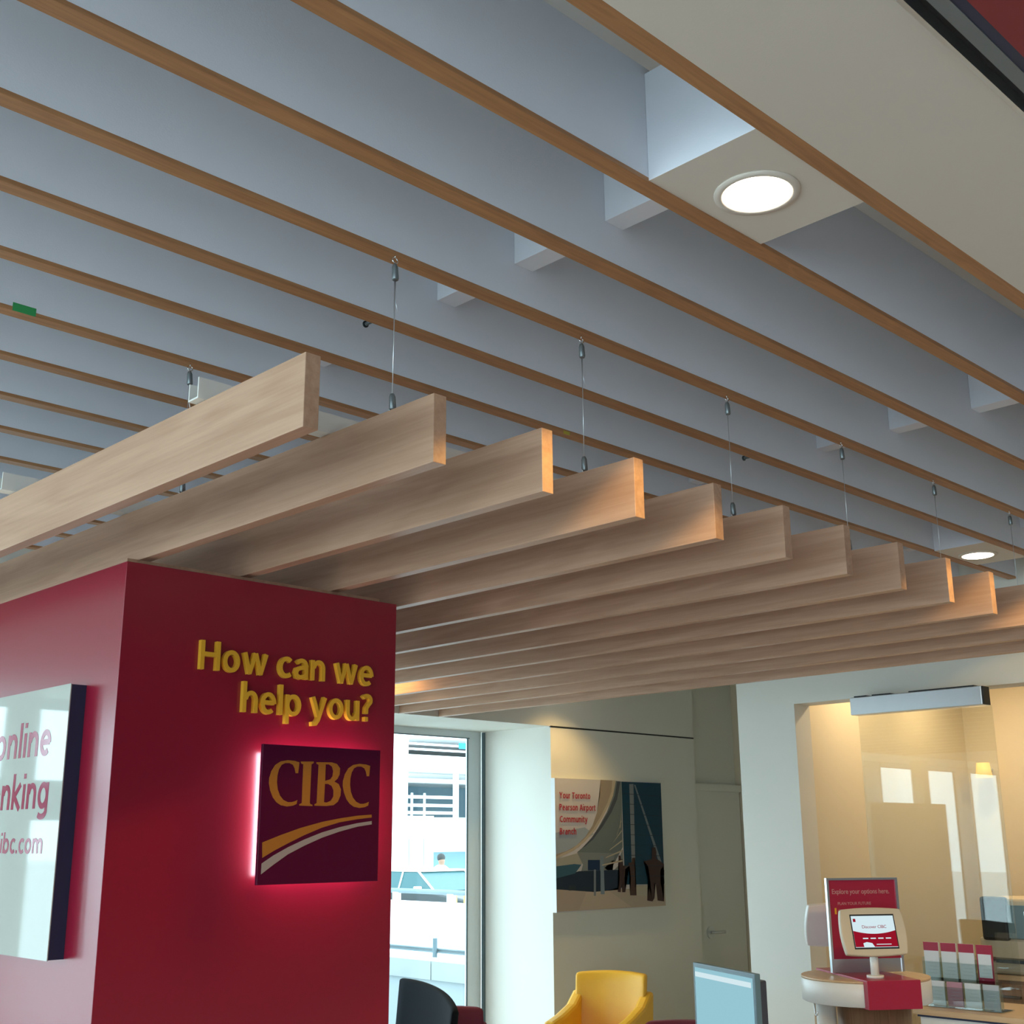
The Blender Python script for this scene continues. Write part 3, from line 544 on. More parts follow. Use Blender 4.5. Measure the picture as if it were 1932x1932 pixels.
# ================================================================== POSTER ON THE FAR WALL
def gen_picture():
    t = thing('wall_poster', 'square photo poster of a curved terminal building on the cream wall', 'poster', (0, 0, 0))
    x0, x1, z0, z1 = 6.727, 7.986, 1.196, 2.157
    y = 6.42
    box('canvas', M['paper'], x0, x1, y, YW, z0, z1, parent=t)
    cols = {'sky': (0.62, 0.59, 0.60), 'roof': (0.36, 0.29, 0.22), 'roofline': (0.50, 0.42, 0.31), 'facade': (0.16, 0.19, 0.19), 'facadedark': (0.07, 0.08, 0.10), 'glass': (0.006, 0.045, 0.085), 'col1': (0.20, 0.22, 0.24), 'col2': (0.17, 0.20, 0.23),
            'canopy': (0.38, 0.36, 0.30), 'teal': (0.04, 0.11, 0.16), 'porch': (0.22, 0.24, 0.24), 'dark': (0.015, 0.03, 0.055), 'ground': (0.44, 0.36, 0.29), 'wallw': (0.42, 0.38, 0.31), 'path': (0.50, 0.41, 0.32), 'post1': (0.20, 0.23, 0.26), 'post2': (0.20, 0.26, 0.31), 'signb': (0.01, 0.03, 0.08),
            'ink1': (0.05, 0.025, 0.025), 'ink2': (0.06, 0.03, 0.025), 'ink3': (0.05, 0.025, 0.025), 'van': (0.03, 0.04, 0.05), 'bluesky': (0.36, 0.41, 0.47)}
    loops = [('sky', [(x0, z0), (x1, z0), (x1, z1), (x0, z1)]), ('bluesky', [(x0, 1.56), (7.15, 1.75), (7.05, 1.80), (6.9, 1.78), (x0, 1.76)])]
    for k in ('roof', 'roofline', 'facade', 'facadedark', 'glass', 'col1', 'col2', 'porch', 'dark', 'canopy', 'teal', 'ground', 'path', 'wallw', 'signb', 'post1', 'post2', 'van', 'ink1', 'ink2', 'ink3'):
        loops.append((k, [(min(max(a, x0), x1), min(max(b, z0), z1)) for a, b in LIT['P'][k]]))
    # thin light ribs on the curved facade and floor lines on the glass
    for j in range(6):
        a = 7.43 - 0.0 * j
        loops.append(('roofline', [(7.30 - 0.045 * j + 0.16, 1.80 - 0.055 * j), (7.47, 1.93 - 0.075 * j), (7.47, 1.918 - 0.075 * j), (7.30 - 0.045 * j + 0.15, 1.79 - 0.055 * j)]))
    for j in range(9):
        z = 2.06 - 0.078 * j
        loops.append(('dark', [(7.50, z), (7.97, z - 0.012), (7.97, z - 0.016), (7.50, z - 0.004)]))
    bm = bmesh.new(); mats = []; names = {}
    for n, (k, pts) in enumerate(loops):
        if k not in names:
            names[k] = len(mats); mats.append(mat('print_' + k, cols[k], 0.35, spec=0.3))
        yy = y - 0.0003 - 0.00025 * n
        vs = [bm.verts.new((a, yy, b)) for a, b in pts]
        f = bm.faces.new(vs); f.material_index = names[k]
    bmesh.ops.triangulate(bm, faces=bm.faces)
    me = bpy.data.meshes.new('printed_photo'); bm.to_mesh(me); bm.free()
    for m_ in mats: me.materials.append(m_)
    o = bpy.data.objects.new('printed_photo', me); COL.objects.link(o); o.parent = t
    M['inkred'] = mat('print_lettering', (0.46, 0.035, 0.06), 0.4)
    for k, (txt) in zip(('YourToronto', 'PearsonAirport', 'Community', 'Branch'), ('Your Toronto', 'Pearson Airport', 'Community', 'Branch')):
        (a, za), (b, zb) = LIT['T'][k]
        stroke_text(txt, M['inkred'], frame((a, y - 0.009, za), (1, 0, 0), (0, 0, 1)), b - a, 0.046, 0.0005, t, 0.17)
gen_picture()

# ================================================================== GLASS SLIDING DOOR AND ITS HEADER
t = thing('sliding_glass_door', 'clear sliding glass door panel across the office opening', 'glass door', (0, 0, 0))
box('pane', M['door_glass'], 6.742, 6.754, 3.03, 3.865, 0.01, 2.430, parent=t)
bm = bmesh.new()
for y in (3.30, 3.62): bx(bm, 6.728, 6.768, y - 0.02, y + 0.02, 2.435, 2.46)
t2 = thing('door_header', 'brushed steel sliding header box above the office opening', 'door header', (0, 0, 0))
box('casing', M['steel'], 6.69, 6.78, 3.055, 3.885, 2.432, 2.538, parent=t2, bevel=0.004)
bm.free()
box('end_cap', M['black'], 6.70, 6.78, 3.049, 3.055, 2.434, 2.536, parent=t2)
bm = bmesh.new()
for a, b in ((3.78, 3.86), (3.62, 3.74), (3.10, 3.50)): bx(bm, 6.70, 6.77, a, b, 2.5385, 2.546)
tobj('mounting_bracket', bm, M['darkmetal'], t2)

# ================================================================== OFFICE CONTENTS
t = thing('wall_lamp', 'small glowing yellow cone shade in the glazed office', 'lamp', (9.15, 4.225, 2.20))
bm = bmesh.new(); lathe(bm, [(0.062, -0.055), (0.047, 0.055)], 0, 0, 28); tobj('shade', bm, M['shade'], t, smooth=False)
box('bracket', M['steel'], 0.0, 0.148, -0.008, 0.008, 0.0, 0.016, parent=t)
# cabinet with printer
t = thing('cabinet', 'brown wooden office cabinet under the printer', 'cabinet', (7.93, 3.35, 0))
box('body', M['walnut'], 0, 0.55, -0.75, 0.55, 0.0, 0.84, parent=t)
box('worktop', M['maple_top'], -0.02, 0.56, -0.77, 0.57, 0.84, 0.87, parent=t)
for j, (a, b) in enumerate(((0.05, 0.53), (-0.45, 0.03))):
    d = box('drawer', M['walnut'], -0.018, 0.0, a, b, 0.58, 0.82, parent=t, bevel=0.002)
    box('handle', M['darkmetal'], -0.045, -0.018, (a + b) / 2 - 0.08, (a + b) / 2 + 0.08, 0.735, 0.75, parent=d)
t = thing('printer', 'beige office printer with a black front panel on the wooden cabinet', 'printer', (7.95, 3.52, 0.87))
box('body', M['beige'], 0, 0.42, -0.42, 0.30, 0.0, 0.22, parent=t, bevel=0.02)
box('scanner_lid', M['beige'], 0.02, 0.42, -0.40, 0.28, 0.40, 0.46, parent=t, bevel=0.015)
box('side_post', M['beige'], 0.10, 0.40, 0.10, 0.26, 0.22, 0.40, parent=t)
box('front_panel', M['black'], -0.015, 0.03, 0.09, 0.27, 0.20, 0.47, parent=t, bevel=0.02)
box('display', M['tabscreen'], -0.018, -0.014, -0.10, -0.02, 0.36, 0.385, parent=t)
box('display_housing', M['greyplas'], -0.014, 0.03, -0.25, 0.09, 0.22, 0.42, parent=t)
box('paper_tray', M['darkmetal'], -0.12, 0.02, -0.34, 0.24, 0.08, 0.10, parent=t)
t = thing('monitor_bracket', 'black angled monitor bracket cut off by the right frame edge', 'bracket', (7.86, 2.98, 0.0))
bm = bmesh.new(); tube(bm, [(0, 0, 0.0), (0, 0, 1.10), (0.02, -0.05, 1.22), (0.0, -0.15, 1.28)], 0.014, 8); tobj('tube', bm, M['black'], t)
bm = bmesh.new(); bx(bm, -0.02, 0.02, -0.42, -0.02, 1.20, 1.23); tobj('crossbar', bm, M['black'], t)
box('foot', M['black'], -0.08, 0.01, -0.1, 0.1, 0.0, 0.02, parent=t)

# ================================================================== COUNTER WITH LEAFLETS
t = thing('counter', 'white counter with pale wooden top in front of the glazed office', 'counter', (6.115, 0.9, 0))
box('body', M['plaswhite'], 0.02, 0.5, 0, 2.40, 0.0, 0.84, parent=t)
box('shadow_gap', M['navy'], 0.01, 0.49, 0.0, 2.41, 0.832, 0.842, parent=t)
box('worktop', M['maple_top'], 0.0, 0.52, 0.0, 2.43, 0.842, 0.87, parent=t, bevel=0.002)
def leaflet_rack():
    t = thing('leaflet_rack', 'clear two-tier leaflet rack filled with brochures on the counter', 'leaflet rack', (6.25, 2.95, 0.87))
    bm = bmesh.new()
    for tier, (xo, z0, y0) in enumerate(((0.0, 0.0, -0.025), (0.05, 0.115, 0.015))):
        w = 0.385
        bx(bm, xo - 0.002, xo, y0, y0 + w, z0, z0 + 0.10); bx(bm, xo + 0.035, xo + 0.038, y0, y0 + w, z0, z0 + 0.14)
        for j in range(5): bx(bm, xo, xo + 0.036, y0 + w * j / 4 - 0.001, y0 + w * j / 4 + 0.001, z0, z0 + 0.12)
        bx(bm, xo - 0.002, xo + 0.038, y0, y0 + w, z0, z0 + 0.003)
    tobj('holder', bm, M['acrylic'], t)
    bm = bmesh.new(); bx(bm, -0.03, 0.11, -0.045, 0.40, 0.0, 0.004); tobj('base', bm, M['acrylic'], t)
    return t
leaflet_rack()
leaf = [(1, 3, 'paper', 'redslab', 'white leaflet with a red header, leftmost in the upper tier of the rack'), (1, 2, 'paper', 'redslab', 'white leaflet with a red header, second from left in the upper tier'), (1, 1, 'paper', 'redslab', 'white leaflet with a red header, third from left in the upper tier'), (1, 0, 'redslab', 'redslab', 'red leaflet with a white text sheet, rightmost in the upper tier'),
        (0, 3, 'paper', None, 'pale leaflet leftmost in the lower tier of the rack'), (0, 2, 'pinkpaper', None, 'pink and dark red leaflet in the lower tier of the rack'), (0, 1, 'paper', None, 'white leaflet second from right in the lower tier'), (0, 0, 'greypaper', None, 'grey leaflet rightmost in the lower tier of the rack')]
for tier, j, m1, m2, lab in leaf:
    xo, z0, y0 = ((0.0, 0.0, -0.025), (0.05, 0.115, 0.015))[tier]; w = 0.385 / 4
    t = thing('leaflet', lab, 'leaflet', (6.25 + xo + 0.012, 2.95 + y0 + w * (j + 0.5), 0.87 + z0 + 0.0062), 0, 'leaflets in the clear rack')
    H_ = 0.188 if tier else 0.118
    box('sheet', M[m1], 0, 0.010, -w * 0.43, w * 0.43, 0, H_, parent=t)
    if m2: box('header', M[m2], -0.0012, 0.0, -w * 0.43, w * 0.43, H_ - 0.042, H_, parent=t)
    if m1 == 'redslab': box('text_sheet', M['paper'], -0.0012, 0.0, -w * 0.36, w * 0.36, 0.03, H_ - 0.045, parent=t)
    bm = bmesh.new()
    for q in range(4): bx(bm, -0.0018, -0.0012, -w * 0.30, w * (0.30 - 0.08 * (q % 3)), 0.035 + 0.017 * q, 0.0362 + 0.017 * q)
    tobj('print', bm, M['greypaper'] if m1 != 'greypaper' else M['paper'], t)

# ================================================================== INFORMATION KIOSK
KA = math.radians(234)
t = thing('kiosk', 'round information kiosk with a red slab top and wooden column', 'kiosk', (5.345, 3.135, 0), KA - PI / 2 * 3 + 0.0)   # local -y looks out of the kiosk front
bm = bmesh.new(); lathe(bm, [(0.285, 0.992), (0.29, 0.995), (0.29, 1.088), (0.288, 1.09)], 0, 0, 56); tobj('rim', bm, M['plaswhite'], t)
bm = bmesh.new(); lathe(bm, [(0.289, 1.0901), (0.289, 1.1)], 0, 0, 56); o = tobj('table_top', bm, M['maple_top'], t); o['label'] = 'pale wooden table top'
o = box('red_slab', M['redslab'], -0.125, 0.125, -0.30, 0.28, 0.988, 1.108, parent=t, bevel=0.002); o['label'] = 'red slab crossing the top'
bm = bmesh.new(); lathe(bm, [(0.165, 0.0), (0.165, 0.99)], 0.03, 0, 40); tobj('column', bm, M['walnut'], t)
bm = bmesh.new(); lathe(bm, [(0.045, 0.0), (0.045, 0.99)], -0.20, 0.0, 24); o = tobj('post', bm, M['plaswhite'], t); o['label'] = 'white round post beside the column'
bm = bmesh.new(); tube(bm, [(-0.262, -0.02, 0.99), (-0.262, -0.02, 0.955), (-0.262, -0.03, 0.935), (-0.262, -0.045, 0.94), (-0.262, -0.05, 0.955)], 0.003, 6); tobj('bag_hook', bm, M['steel'], t)
# red information board on the slab
KM = t.matrix_world.copy()
def kiosk_child(name, label, cat, dy, z, rz=0.0, dx=0.0):
    e = thing(name, label, cat); a = KA - 1.5 * PI
    ca, sa = math.cos(a), math.sin(a)
    e.location = (5.345 - sa * dy + ca * dx, 3.135 + ca * dy + sa * dx, z); e.rotation_euler = (0, 0, a + rz); return e
b = kiosk_child('information_board', 'upright red information board in a silver frame on the kiosk', 'sign board', 0.045, 1.108, 0.0, 0.035)
bm = bmesh.new()
w, h = 0.355, 0.422
bx(bm, -w / 2, w / 2, -0.006, 0.012, 0, 0.06); bx(bm, -w / 2, w / 2, -0.012, 0.012, h - 0.010, h); bx(bm, -w / 2, -w / 2 + 0.011, -0.012, 0.012, 0, h - 0.010); bx(bm, w / 2 - 0.011, w / 2, -0.012, 0.012, 0, h - 0.010)
tobj('board_frame', bm, M['steel'], b)
box('red_panel', M['redslab'], -w / 2 + 0.011, w / 2 - 0.011, -0.004, 0.006, 0.06, h - 0.010, parent=b)
M['signtext'] = mat('sign_lettering', (0.55, 0.30, 0.28), 0.5)
LB = lambda x, z: frame((x, -0.004, z), (1, 0, 0), (0, 0, 1))
text_mesh('text_line', 'Explore your options here.', M['signtext'], LB(-0.15, h - 0.072), 0.285, 0.022, 0.0006, b)
text_mesh('text_line', 'PLAN YOUR FUTURE', M['signtext'], LB(-0.125, h - 0.122), 0.165, 0.013, 0.0006, b)
text_mesh('text_line', 'CHOOSE YOUR PRODUCTS', M['signtext'], LB(-0.125, h - 0.155), 0.215, 0.013, 0.0006, b)
text_mesh('text_line', 'V', M['signtext'], LB(-0.125, h - 0.188), 0.012, 0.013, 0.0006, b)
text_mesh('text_line', 'T', M['signtext'], LB(-0.125, h - 0.221), 0.012, 0.013, 0.0006, b)
box('marker', M['gold'], -0.143, -0.134, -0.0048, -0.004, h - 0.163, h - 0.135, parent=b)
def tablet(e, back=False):
    bm = bmesh.new(); tube(bm, [(0, 0, 0), (0, 0, 0.012)], 0.038, 20); tube(bm, [(0, 0, 0.01), (0, 0, 0.10)], 0.018, 16); tobj('stand', bm, M['plaswhite'], e)
    tl = math.radians(14); cy, cz = -0.012, 0.195
    fn = lambda u, v, w: Vector((u, cy + w * math.cos(tl) + v * math.sin(tl), cz + v * math.cos(tl) - w * math.sin(tl)))
    bulge = lambda W, H, n=10: [(W / 2 + 0.012 * (1 - (2 * i / n - 1) ** 2), -H / 2 + H * i / n) for i in range(n + 1)] + [(W / 2 - W * i / n, H / 2 + 0.008 * (1 - (2 * i / n - 1) ** 2)) for i in range(1, n)] + [(-W / 2 - 0.012 * (1 - (2 * i / n - 1) ** 2), H / 2 - H * i / n) for i in range(n + 1)] + [(-W / 2 + W * i / n, -H / 2 - 0.008 * (1 - (2 * i / n - 1) ** 2)) for i in range(1, n)]
    bm = bmesh.new(); prism(bm, bulge(0.285, 0.195), -0.014, 0.016, fn); tobj('enclosure', bm, M['beige'] if not back else M['plaswhite'], e, bevel=0.006)
    if back: return
    bm = bmesh.new(); prism(bm, [(-0.105, -0.075), (0.105, -0.075), (0.105, 0.075), (-0.105, 0.075)], -0.0152, -0.0138, fn); tobj('bezel', bm, M['darkmetal'], e)
    bm = bmesh.new(); prism(bm, [(-0.1, -0.068), (0.1, -0.068), (0.1, 0.068), (-0.1, 0.068)], -0.0160, -0.0150, fn)
    sc_ = tobj('screen', bm, M['tabscreen'], e)
    arc = [(-0.1, 0.004)] + [(-0.1 + 0.2 * i / 12, 0.004 - 0.014 * (1 - (i / 6 - 1) ** 2)) for i in range(1, 12)] + [(0.1, 0.004), (0.1, -0.066), (-0.1, -0.066)]
    bm = bmesh.new(); prism(bm, arc, -0.0168, -0.0158, fn); tobj('red_banner', bm, M['tabred'], sc_)
    bm = bmesh.new(); prism(bm, [(-0.06, -0.066), (-0.062, -0.05), (-0.045, -0.045), (-0.02, -0.05), (-0.01, -0.066)], -0.0174, -0.0166, fn)
    prism(bm, [(0.0, -0.057), (0.07, -0.057), (0.07, -0.054), (0.0, -0.054)], -0.0174, -0.0166, fn)
    for q in range(4): prism(bm, [(-0.06 + 0.036 * q, -0.032), (-0.035 + 0.036 * q, -0.032), (-0.035 + 0.036 * q, -0.027), (-0.06 + 0.036 * q, -0.027)], -0.0174, -0.0166, fn)
    tobj('screen_icons', bm, M['tabscreen'], sc_)
    bm = bmesh.new(); prism(bm, [(-0.093, 0.042), (-0.081, 0.042), (-0.081, 0.056), (-0.093, 0.056)], -0.0168, -0.0158, fn); tobj('screen_logo', bm, M['tabred'], sc_)
    o_ = fn(-0.055, 0.014, -0.0165); up_ = fn(-0.055, 1.014, -0.0165) - o_
    text_mesh('screen_text', 'Discover CIBC', M['tabred'], frame(o_, (1, 0, 0), up_), 0.115, 0.013, 0.0005, sc_)
e = kiosk_child('tablet', 'beige-framed tablet showing a white and red screen on a stand', 'tablet', -0.19, 1.108, 0.0, -0.035); tablet(e)
e = kiosk_child('tablet', 'back-side tablet seen edge-on behind the red information board', 'tablet', 0.30, 1.108, PI); tablet(e, True)

# ================================================================== DESK, MONITOR, CHAIRS
def R(a): return math.radians(a)
t = thing('desk', 'office desk that carries the computer monitor', 'desk', (4.24, 3.10, 0), R(65))
box('worktop', M['maple_top'], -0.5, 0.5, -0.36, 0.36, 0.71, 0.74, parent=t, bevel=0.002)
for sx in (-0.46, 0.40): box('leg', M['steel'], sx, sx + 0.06, -0.32, 0.32, 0.0, 0.71, parent=t)
t = thing('monitor', 'flat computer monitor with a lit blue screen, cut by the bottom frame edge', 'monitor', (4.36, 3.19, 0.74), R(65))
# local +y faces the viewer side (azimuth 155)
W_, z0_, z1_ = 0.52, 0.09, 0.46
bm = bmesh.new(); bx(bm, -W_ / 2, W_ / 2, 0.0, 0.025, z0_, z1_)
bm2 = bm; tobj('bezel', bm2, M['greyplas'], t, bevel=0.003)
box('screen', M['screen'], -W_ / 2 + 0.018, W_ / 2 - 0.018, 0.0251, 0.0262, z0_ + 0.02, z1_ - 0.018, parent=t)
o = box('toolbar', M['tabscreen'], -W_ / 2 + 0.03, W_ / 2 - 0.02, 0.0263, 0.0267, z1_ - 0.055, z1_ - 0.035, parent=t)
bm = bmesh.new(); prism(bm, [(-W_ / 2 + 0.01, -0.0), (W_ / 2 - 0.01, -0.0), (W_ / 2 - 0.04, -0.05), (-W_ / 2 + 0.04, -0.05)], z0_ + 0.02, z1_ - 0.03, lambda u, v, w: Vector((u, v, w))); tobj('back_cover', bm, M['navy'], t, bevel=0.006)
bm = bmesh.new(); bx(bm, -0.12, 0.12, -0.12, 0.08, 0, 0.012); bx(bm, -0.03, 0.03, -0.06, -0.03, 0.012, 0.2); tobj('stand', bm, M['navy'], t)

def slab_curved(bm, w, t_, h, curve, lean, top_drop=0.0, n=12, z0=0.0, skew=0.0):
    """upright panel, bowed in plan and leaning back; local -y is the front"""
    def P(u, v, s):
        y = curve * (u * 2) ** 2 * -1 + lean * v * h + s * t_ / 2
        zz = z0 + v * h - top_drop * (2 * u) ** 2 * v - skew * (0.5 - u) * v
        return Vector((u * w * (1 + 0.04 * v), y, zz))
    m_ = 8; G = {}
    for s in (-1, 1):
        for i in range(n + 1):
            for j in range(m_ + 1): 
                G[s, i, j] = bm.verts.new(P(i / n - 0.5, j / m_, s))
    for s in (-1, 1):
        for i in range(n):
            for j in range(m_): bm.faces.new((G[s, i, j], G[s, i + 1, j], G[s, i + 1, j + 1], G[s, i, j + 1]))
    for i in range(n):
        for j in (0, m_): bm.faces.new((G[-1, i, j], G[-1, i + 1, j], G[1, i + 1, j], G[1, i, j]))
    for j in range(m_):
        for i in (0, n): bm.faces.new((G[-1, i, j], G[-1, i, j + 1], G[1, i, j + 1], G[1, i, j]))
def tub_chair(name, lab, cat, loc, rz, m_, w=0.60, bh=0.85, group=None):
    t = thing(name, lab, cat, loc, rz, group)
    bm = bmesh.new(); bx(bm, -w / 2 + 0.06, w / 2 - 0.06, -0.27, 0.22, 0.26, 0.44); tobj('seat', bm, m_, t, bevel=0.03)
    bm = bmesh.new(); slab_curved(bm, w - 0.06, 0.075, bh - 0.30, 0.06, 0.16, 0.012, z0=0.30); b_ = tobj('backrest', bm, m_, t, smooth=True, bevel=0.018)
    b_.location = (0, 0.24, 0)
    for s in (-1, 1):
        bm = bmesh.new()
        prof = [(-0.30, 0.10), (0.27, 0.10), (0.33, 0.74), (0.26, 0.735), (0.12, 0.665), (-0.10, 0.625), (-0.30, 0.605)]
        prism(bm, prof, s * (w / 2 - 0.075), s * w / 2, lambda u, v, q: Vector((q * (1 + 0.06 * (v - 0.1)), u, v))); tobj('armrest', bm, m_, t, bevel=0.022)
        for yy in (-0.26, 0.24):
            bm = bmesh.new(); tube(bm, [(s * (w / 2 - 0.05), yy, 0.0), (s * (w / 2 - 0.05), yy, 0.12)], [0.014, 0.02], 8); tobj('leg', bm, M['walnut'], t)
    return t
def facing(az): return R(az) + PI / 2        # local -y looks along azimuth az
tub_chair('armchair', 'yellow leather tub armchair under the wall poster', 'armchair', (6.25, 5.60, 0), facing(203), M['yellow'], 0.53, 0.86)
tub_chair('armchair', 'maroon fabric armchair partly hidden behind the monitor', 'armchair', (5.08, 4.02, 0), facing(200), M['maroon'], 0.58, 0.81, 'maroon armchairs')
tub_chair('armchair', 'maroon fabric armchair behind the dark task chair at the window', 'armchair', (4.66, 5.16, 0), facing(250), M['maroon'], 0.50, 0.82, 'maroon armchairs')
t = thing('task_chair', 'dark blue-grey task chair with curved back beside the red tower', 'office chair', (3.80, 4.43, 0), R(70 + 180))
bm = bmesh.new(); slab_curved(bm, 0.66, 0.035, 0.45, 0.05, 0.10, 0.02, z0=0.585, skew=-0.07); o = tobj('backrest', bm, M['slate'], t, smooth=True, bevel=0.012)
bm = bmesh.new(); bx(bm, -0.24, 0.24, -0.46, -0.02, 0.44, 0.50); tobj('seat', bm, M['slate'], t, bevel=0.02)
bm = bmesh.new(); tube(bm, [(0, -0.24, 0.06), (0, -0.24, 0.44)], 0.025, 12); tube(bm, [(0, -0.1, 0.45), (0, 0.05, 0.47), (0, 0.04, 0.62)], 0.018, 8); tobj('column', bm, M['darkmetal'], t)
for s in (-1, 1):
    bm = bmesh.new(); tube(bm, [(s * 0.25, -0.05, 0.47), (s * 0.31, -0.02, 0.60), (s * 0.31, 0.0, 0.72), (s * 0.31, -0.06, 0.745), (s * 0.31, -0.24, 0.745), (s * 0.31, -0.30, 0.72)], 0.016, 8); tobj('armrest', bm, M['greyplas'], t)
bm = bmesh.new()
for k in range(5): tube(bm, [(0, -0.24, 0.09), (0.28 * math.cos(2 * PI * k / 5), -0.24 + 0.28 * math.sin(2 * PI * k / 5), 0.07), (0.29 * math.cos(2 * PI * k / 5), -0.24 + 0.29 * math.sin(2 * PI * k / 5), 0.0)], [0.02, 0.015, 0.02], 8)
tobj('star_base', bm, M['darkmetal'], t)
t = thing('side_table', 'low orange-brown wooden table edge beyond the task chair', 'table', (3.75, 5.62, 0))
box('table_top', M['maple_top'], -0.35, 0.35, -0.3, 0.3, 0.70, 0.74, parent=t)
for sx in (-0.3, 0.26):
    for sy in (-0.26, 0.22): box('leg', M['walnut'], sx, sx + 0.04, sy, sy + 0.04, 0.0, 0.70, parent=t)

# ================================================================== LAMPS OVER THE SEATING AREA
for (x, y, lab, pw) in ((4.37, 5.70, 'ceiling downlight over the beams behind the red tower', 22), (6.75, 6.02, 'ceiling downlight washing the wall above the poster', 15)):
    t = thing('downlight', lab, 'downlight', (x, y, 3.0), 0, 'round recessed downlights')
    bm = bmesh.new(); lathe(bm, [(0.07, 0.0), (0.09, 0.95)] if False else [(0.085, 0.0), (0.085, 0.12)], 0, 0, 28); tobj('housing', bm, M['plaswhite'], t)
    bm = bmesh.new(); tube(bm, [(0, 0, 0.12), (0, 0, 0.95)], 0.01, 8); tobj('stem', bm, M['plaswhite'], t)
    bm = bmesh.new(); lathe(bm, [(0.07, -0.004), (0.07, -0.001)], 0, 0, 28); tobj('lens', bm, M['lens'], t)
    l = bpy.data.lights.new('downlight_lamp', 'SPOT'); l.energy = pw * 3; l.color = (1.0, 0.66, 0.25); l.spot_size = math.radians(110); l.spot_blend = 0.6; l.shadow_soft_size = 0.05
    lo = bpy.data.objects.new('downlight_lamp', l); COL.objects.link(lo); lo.location = (x, y, 2.985)

# ================================================================== OUTSIDE
struct('ground_outside', M['concrete'], -60, 140, 7.32, 140, -0.45, -0.40)
def ext(name, label, cat, m_, *a, **k): return tag(box(name, M[m_], *a), label, cat, **k)
struct('pavement_outside', M['asphalt'], 6.0, 11.5, 7.4, 40, -0.40, -0.13)
tag(box('kerb_block', M['kerb'], 11.5, 11.9, 7.6, 13.35, -0.40, 0.11), 'pale concrete kerb block outside the window, right half', 'kerb block', 'concrete kerb blocks')
tag(box('kerb_block', M['kerb'], 11.5, 11.9, 13.37, 30, -0.40, 0.11), 'pale concrete kerb block outside the window, left half', 'kerb block', 'concrete kerb blocks')
t = thing('guard_rail', 'low metal guard rail outside the window beyond the kerb', 'guard rail', (12.0, 13.8, -0.4))
bm = bmesh.new(); bx(bm, -0.03, 0.03, -5, 12, 0.560, 0.575); bx(bm, -0.03, 0.03, -5, 12, 0.61, 0.625); bx(bm, 0.0, 0.03, -5, 12, 0.575, 0.61); tobj('rail', bm, M['rail'], t)
bm = bmesh.new(); tube(bm, [(-0.05, 0.0, 0.0), (-0.05, 0.0, 0.76)], 0.035, 10); o = tobj('post', bm, M['pole'], t)
ext('road_barrier', 'long white concrete barrier between the window and the road', 'barrier', 'extwhite', 16.5, 16.8, 8, 45, -0.40, 0.50)
t = thing('barrier_rail', 'grey round rail on white stubs above the white barrier', 'railing', (16.65, 20, 0.5))
bm = bmesh.new(); tube(bm, [(0, -9, 0.20), (0, 18, 0.20)], 0.05, 10); tobj('rail', bm, M['rail'], t)
for yy in (0.45, -1.25): 
    bm = bmesh.new(); bx(bm, -0.04, 0.04, yy - 0.09, yy + 0.09, 0, 0.2); tobj('post', bm, M['extwhite'], t)
for yy in (18.95, 18.55):
    tag(box('marker_post', M['yel'], 16.85, 16.93, yy - 0.06, yy + 0.06, -0.4, 0.66), 'yellow marker post behind the rail, %s one' % ('nearer the car' if yy > 18.7 else 'farther from the car'), 'post', 'yellow marker posts')
# car pointing towards -y, seen from its left front
def car():
    t = thing('car', 'dark taxi sedan with pale roof passing outside the window', 'car', (18.9, 21.9, -0.40))
    hw = 0.86
    body = [(-2.3, 0.25), (2.3, 0.25), (2.35, 0.65), (2.25, 0.98), (1.6, 1.05), (-0.9, 1.02), (-2.2, 0.86), (-2.38, 0.6)]
    bm = bmesh.new(); prism(bm, body, -hw, hw, lambda u, v, w: Vector((w, u, v))); tobj('body', bm, M['carblack'], t, bevel=0.05)
    cabin = [(-0.95, 1.02), (-0.25, 1.43), (0.9, 1.43), (1.55, 1.05)]
    bm = bmesh.new()
    A = [bm.verts.new((-hw + 0.05 + (0.14 if v > 1.2 else 0), u, v)) for u, v in cabin]; B = [bm.verts.new((hw - 0.05 - (0.14 if v > 1.2 else 0), u, v)) for u, v in cabin]
    bm.faces.new(A); bm.faces.new(B[::-1])
    for i in range(4): bm.faces.new((A[i], B[i], B[(i + 1) % 4], A[(i + 1) % 4]))
    tobj('windows', bm, M['carglass'], t, bevel=0.03)
    bm = bmesh.new(); bx(bm, -hw + 0.17, hw - 0.17, -0.32, 0.98, 1.415, 1.455)
    for s in (-1, 1):
        tube(bm, [(s * (hw - 0.05), -0.98, 1.02), (s * (hw - 0.18), -0.27, 1.43)], 0.025, 6); tube(bm, [(s * (hw - 0.04), 0.25, 1.02), (s * (hw - 0.18), 0.25, 1.43)], 0.022, 6)
    tobj('roof', bm, M['plaswhite'], t)
    for s in (-1, 1):
        bm = bmesh.new(); bx(bm, s * hw - (0.16 if s < 0 else 0), s * hw + (0.16 if s > 0 else 0), -0.62, -0.50, 1.0, 1.12); tobj('mirror', bm, M['plaswhite'], t, bevel=0.02)
        for yy in (-1.45, 1.45):
            bm = bmesh.new(); tube(bm, [(s * (hw - 0.18), yy, 0.33), (s * (hw + 0.01), yy, 0.33)], 0.33, 24); tobj('wheel', bm, M['tyre'], t)
    text_mesh('door_text', 'TAXI', M['plaswhite'], frame((-hw - 0.003, 0.1, 0.78), (0, -1, 0), (0, 0, 1)), 0.42, 0.10, 0.002, t) if False else None
car()
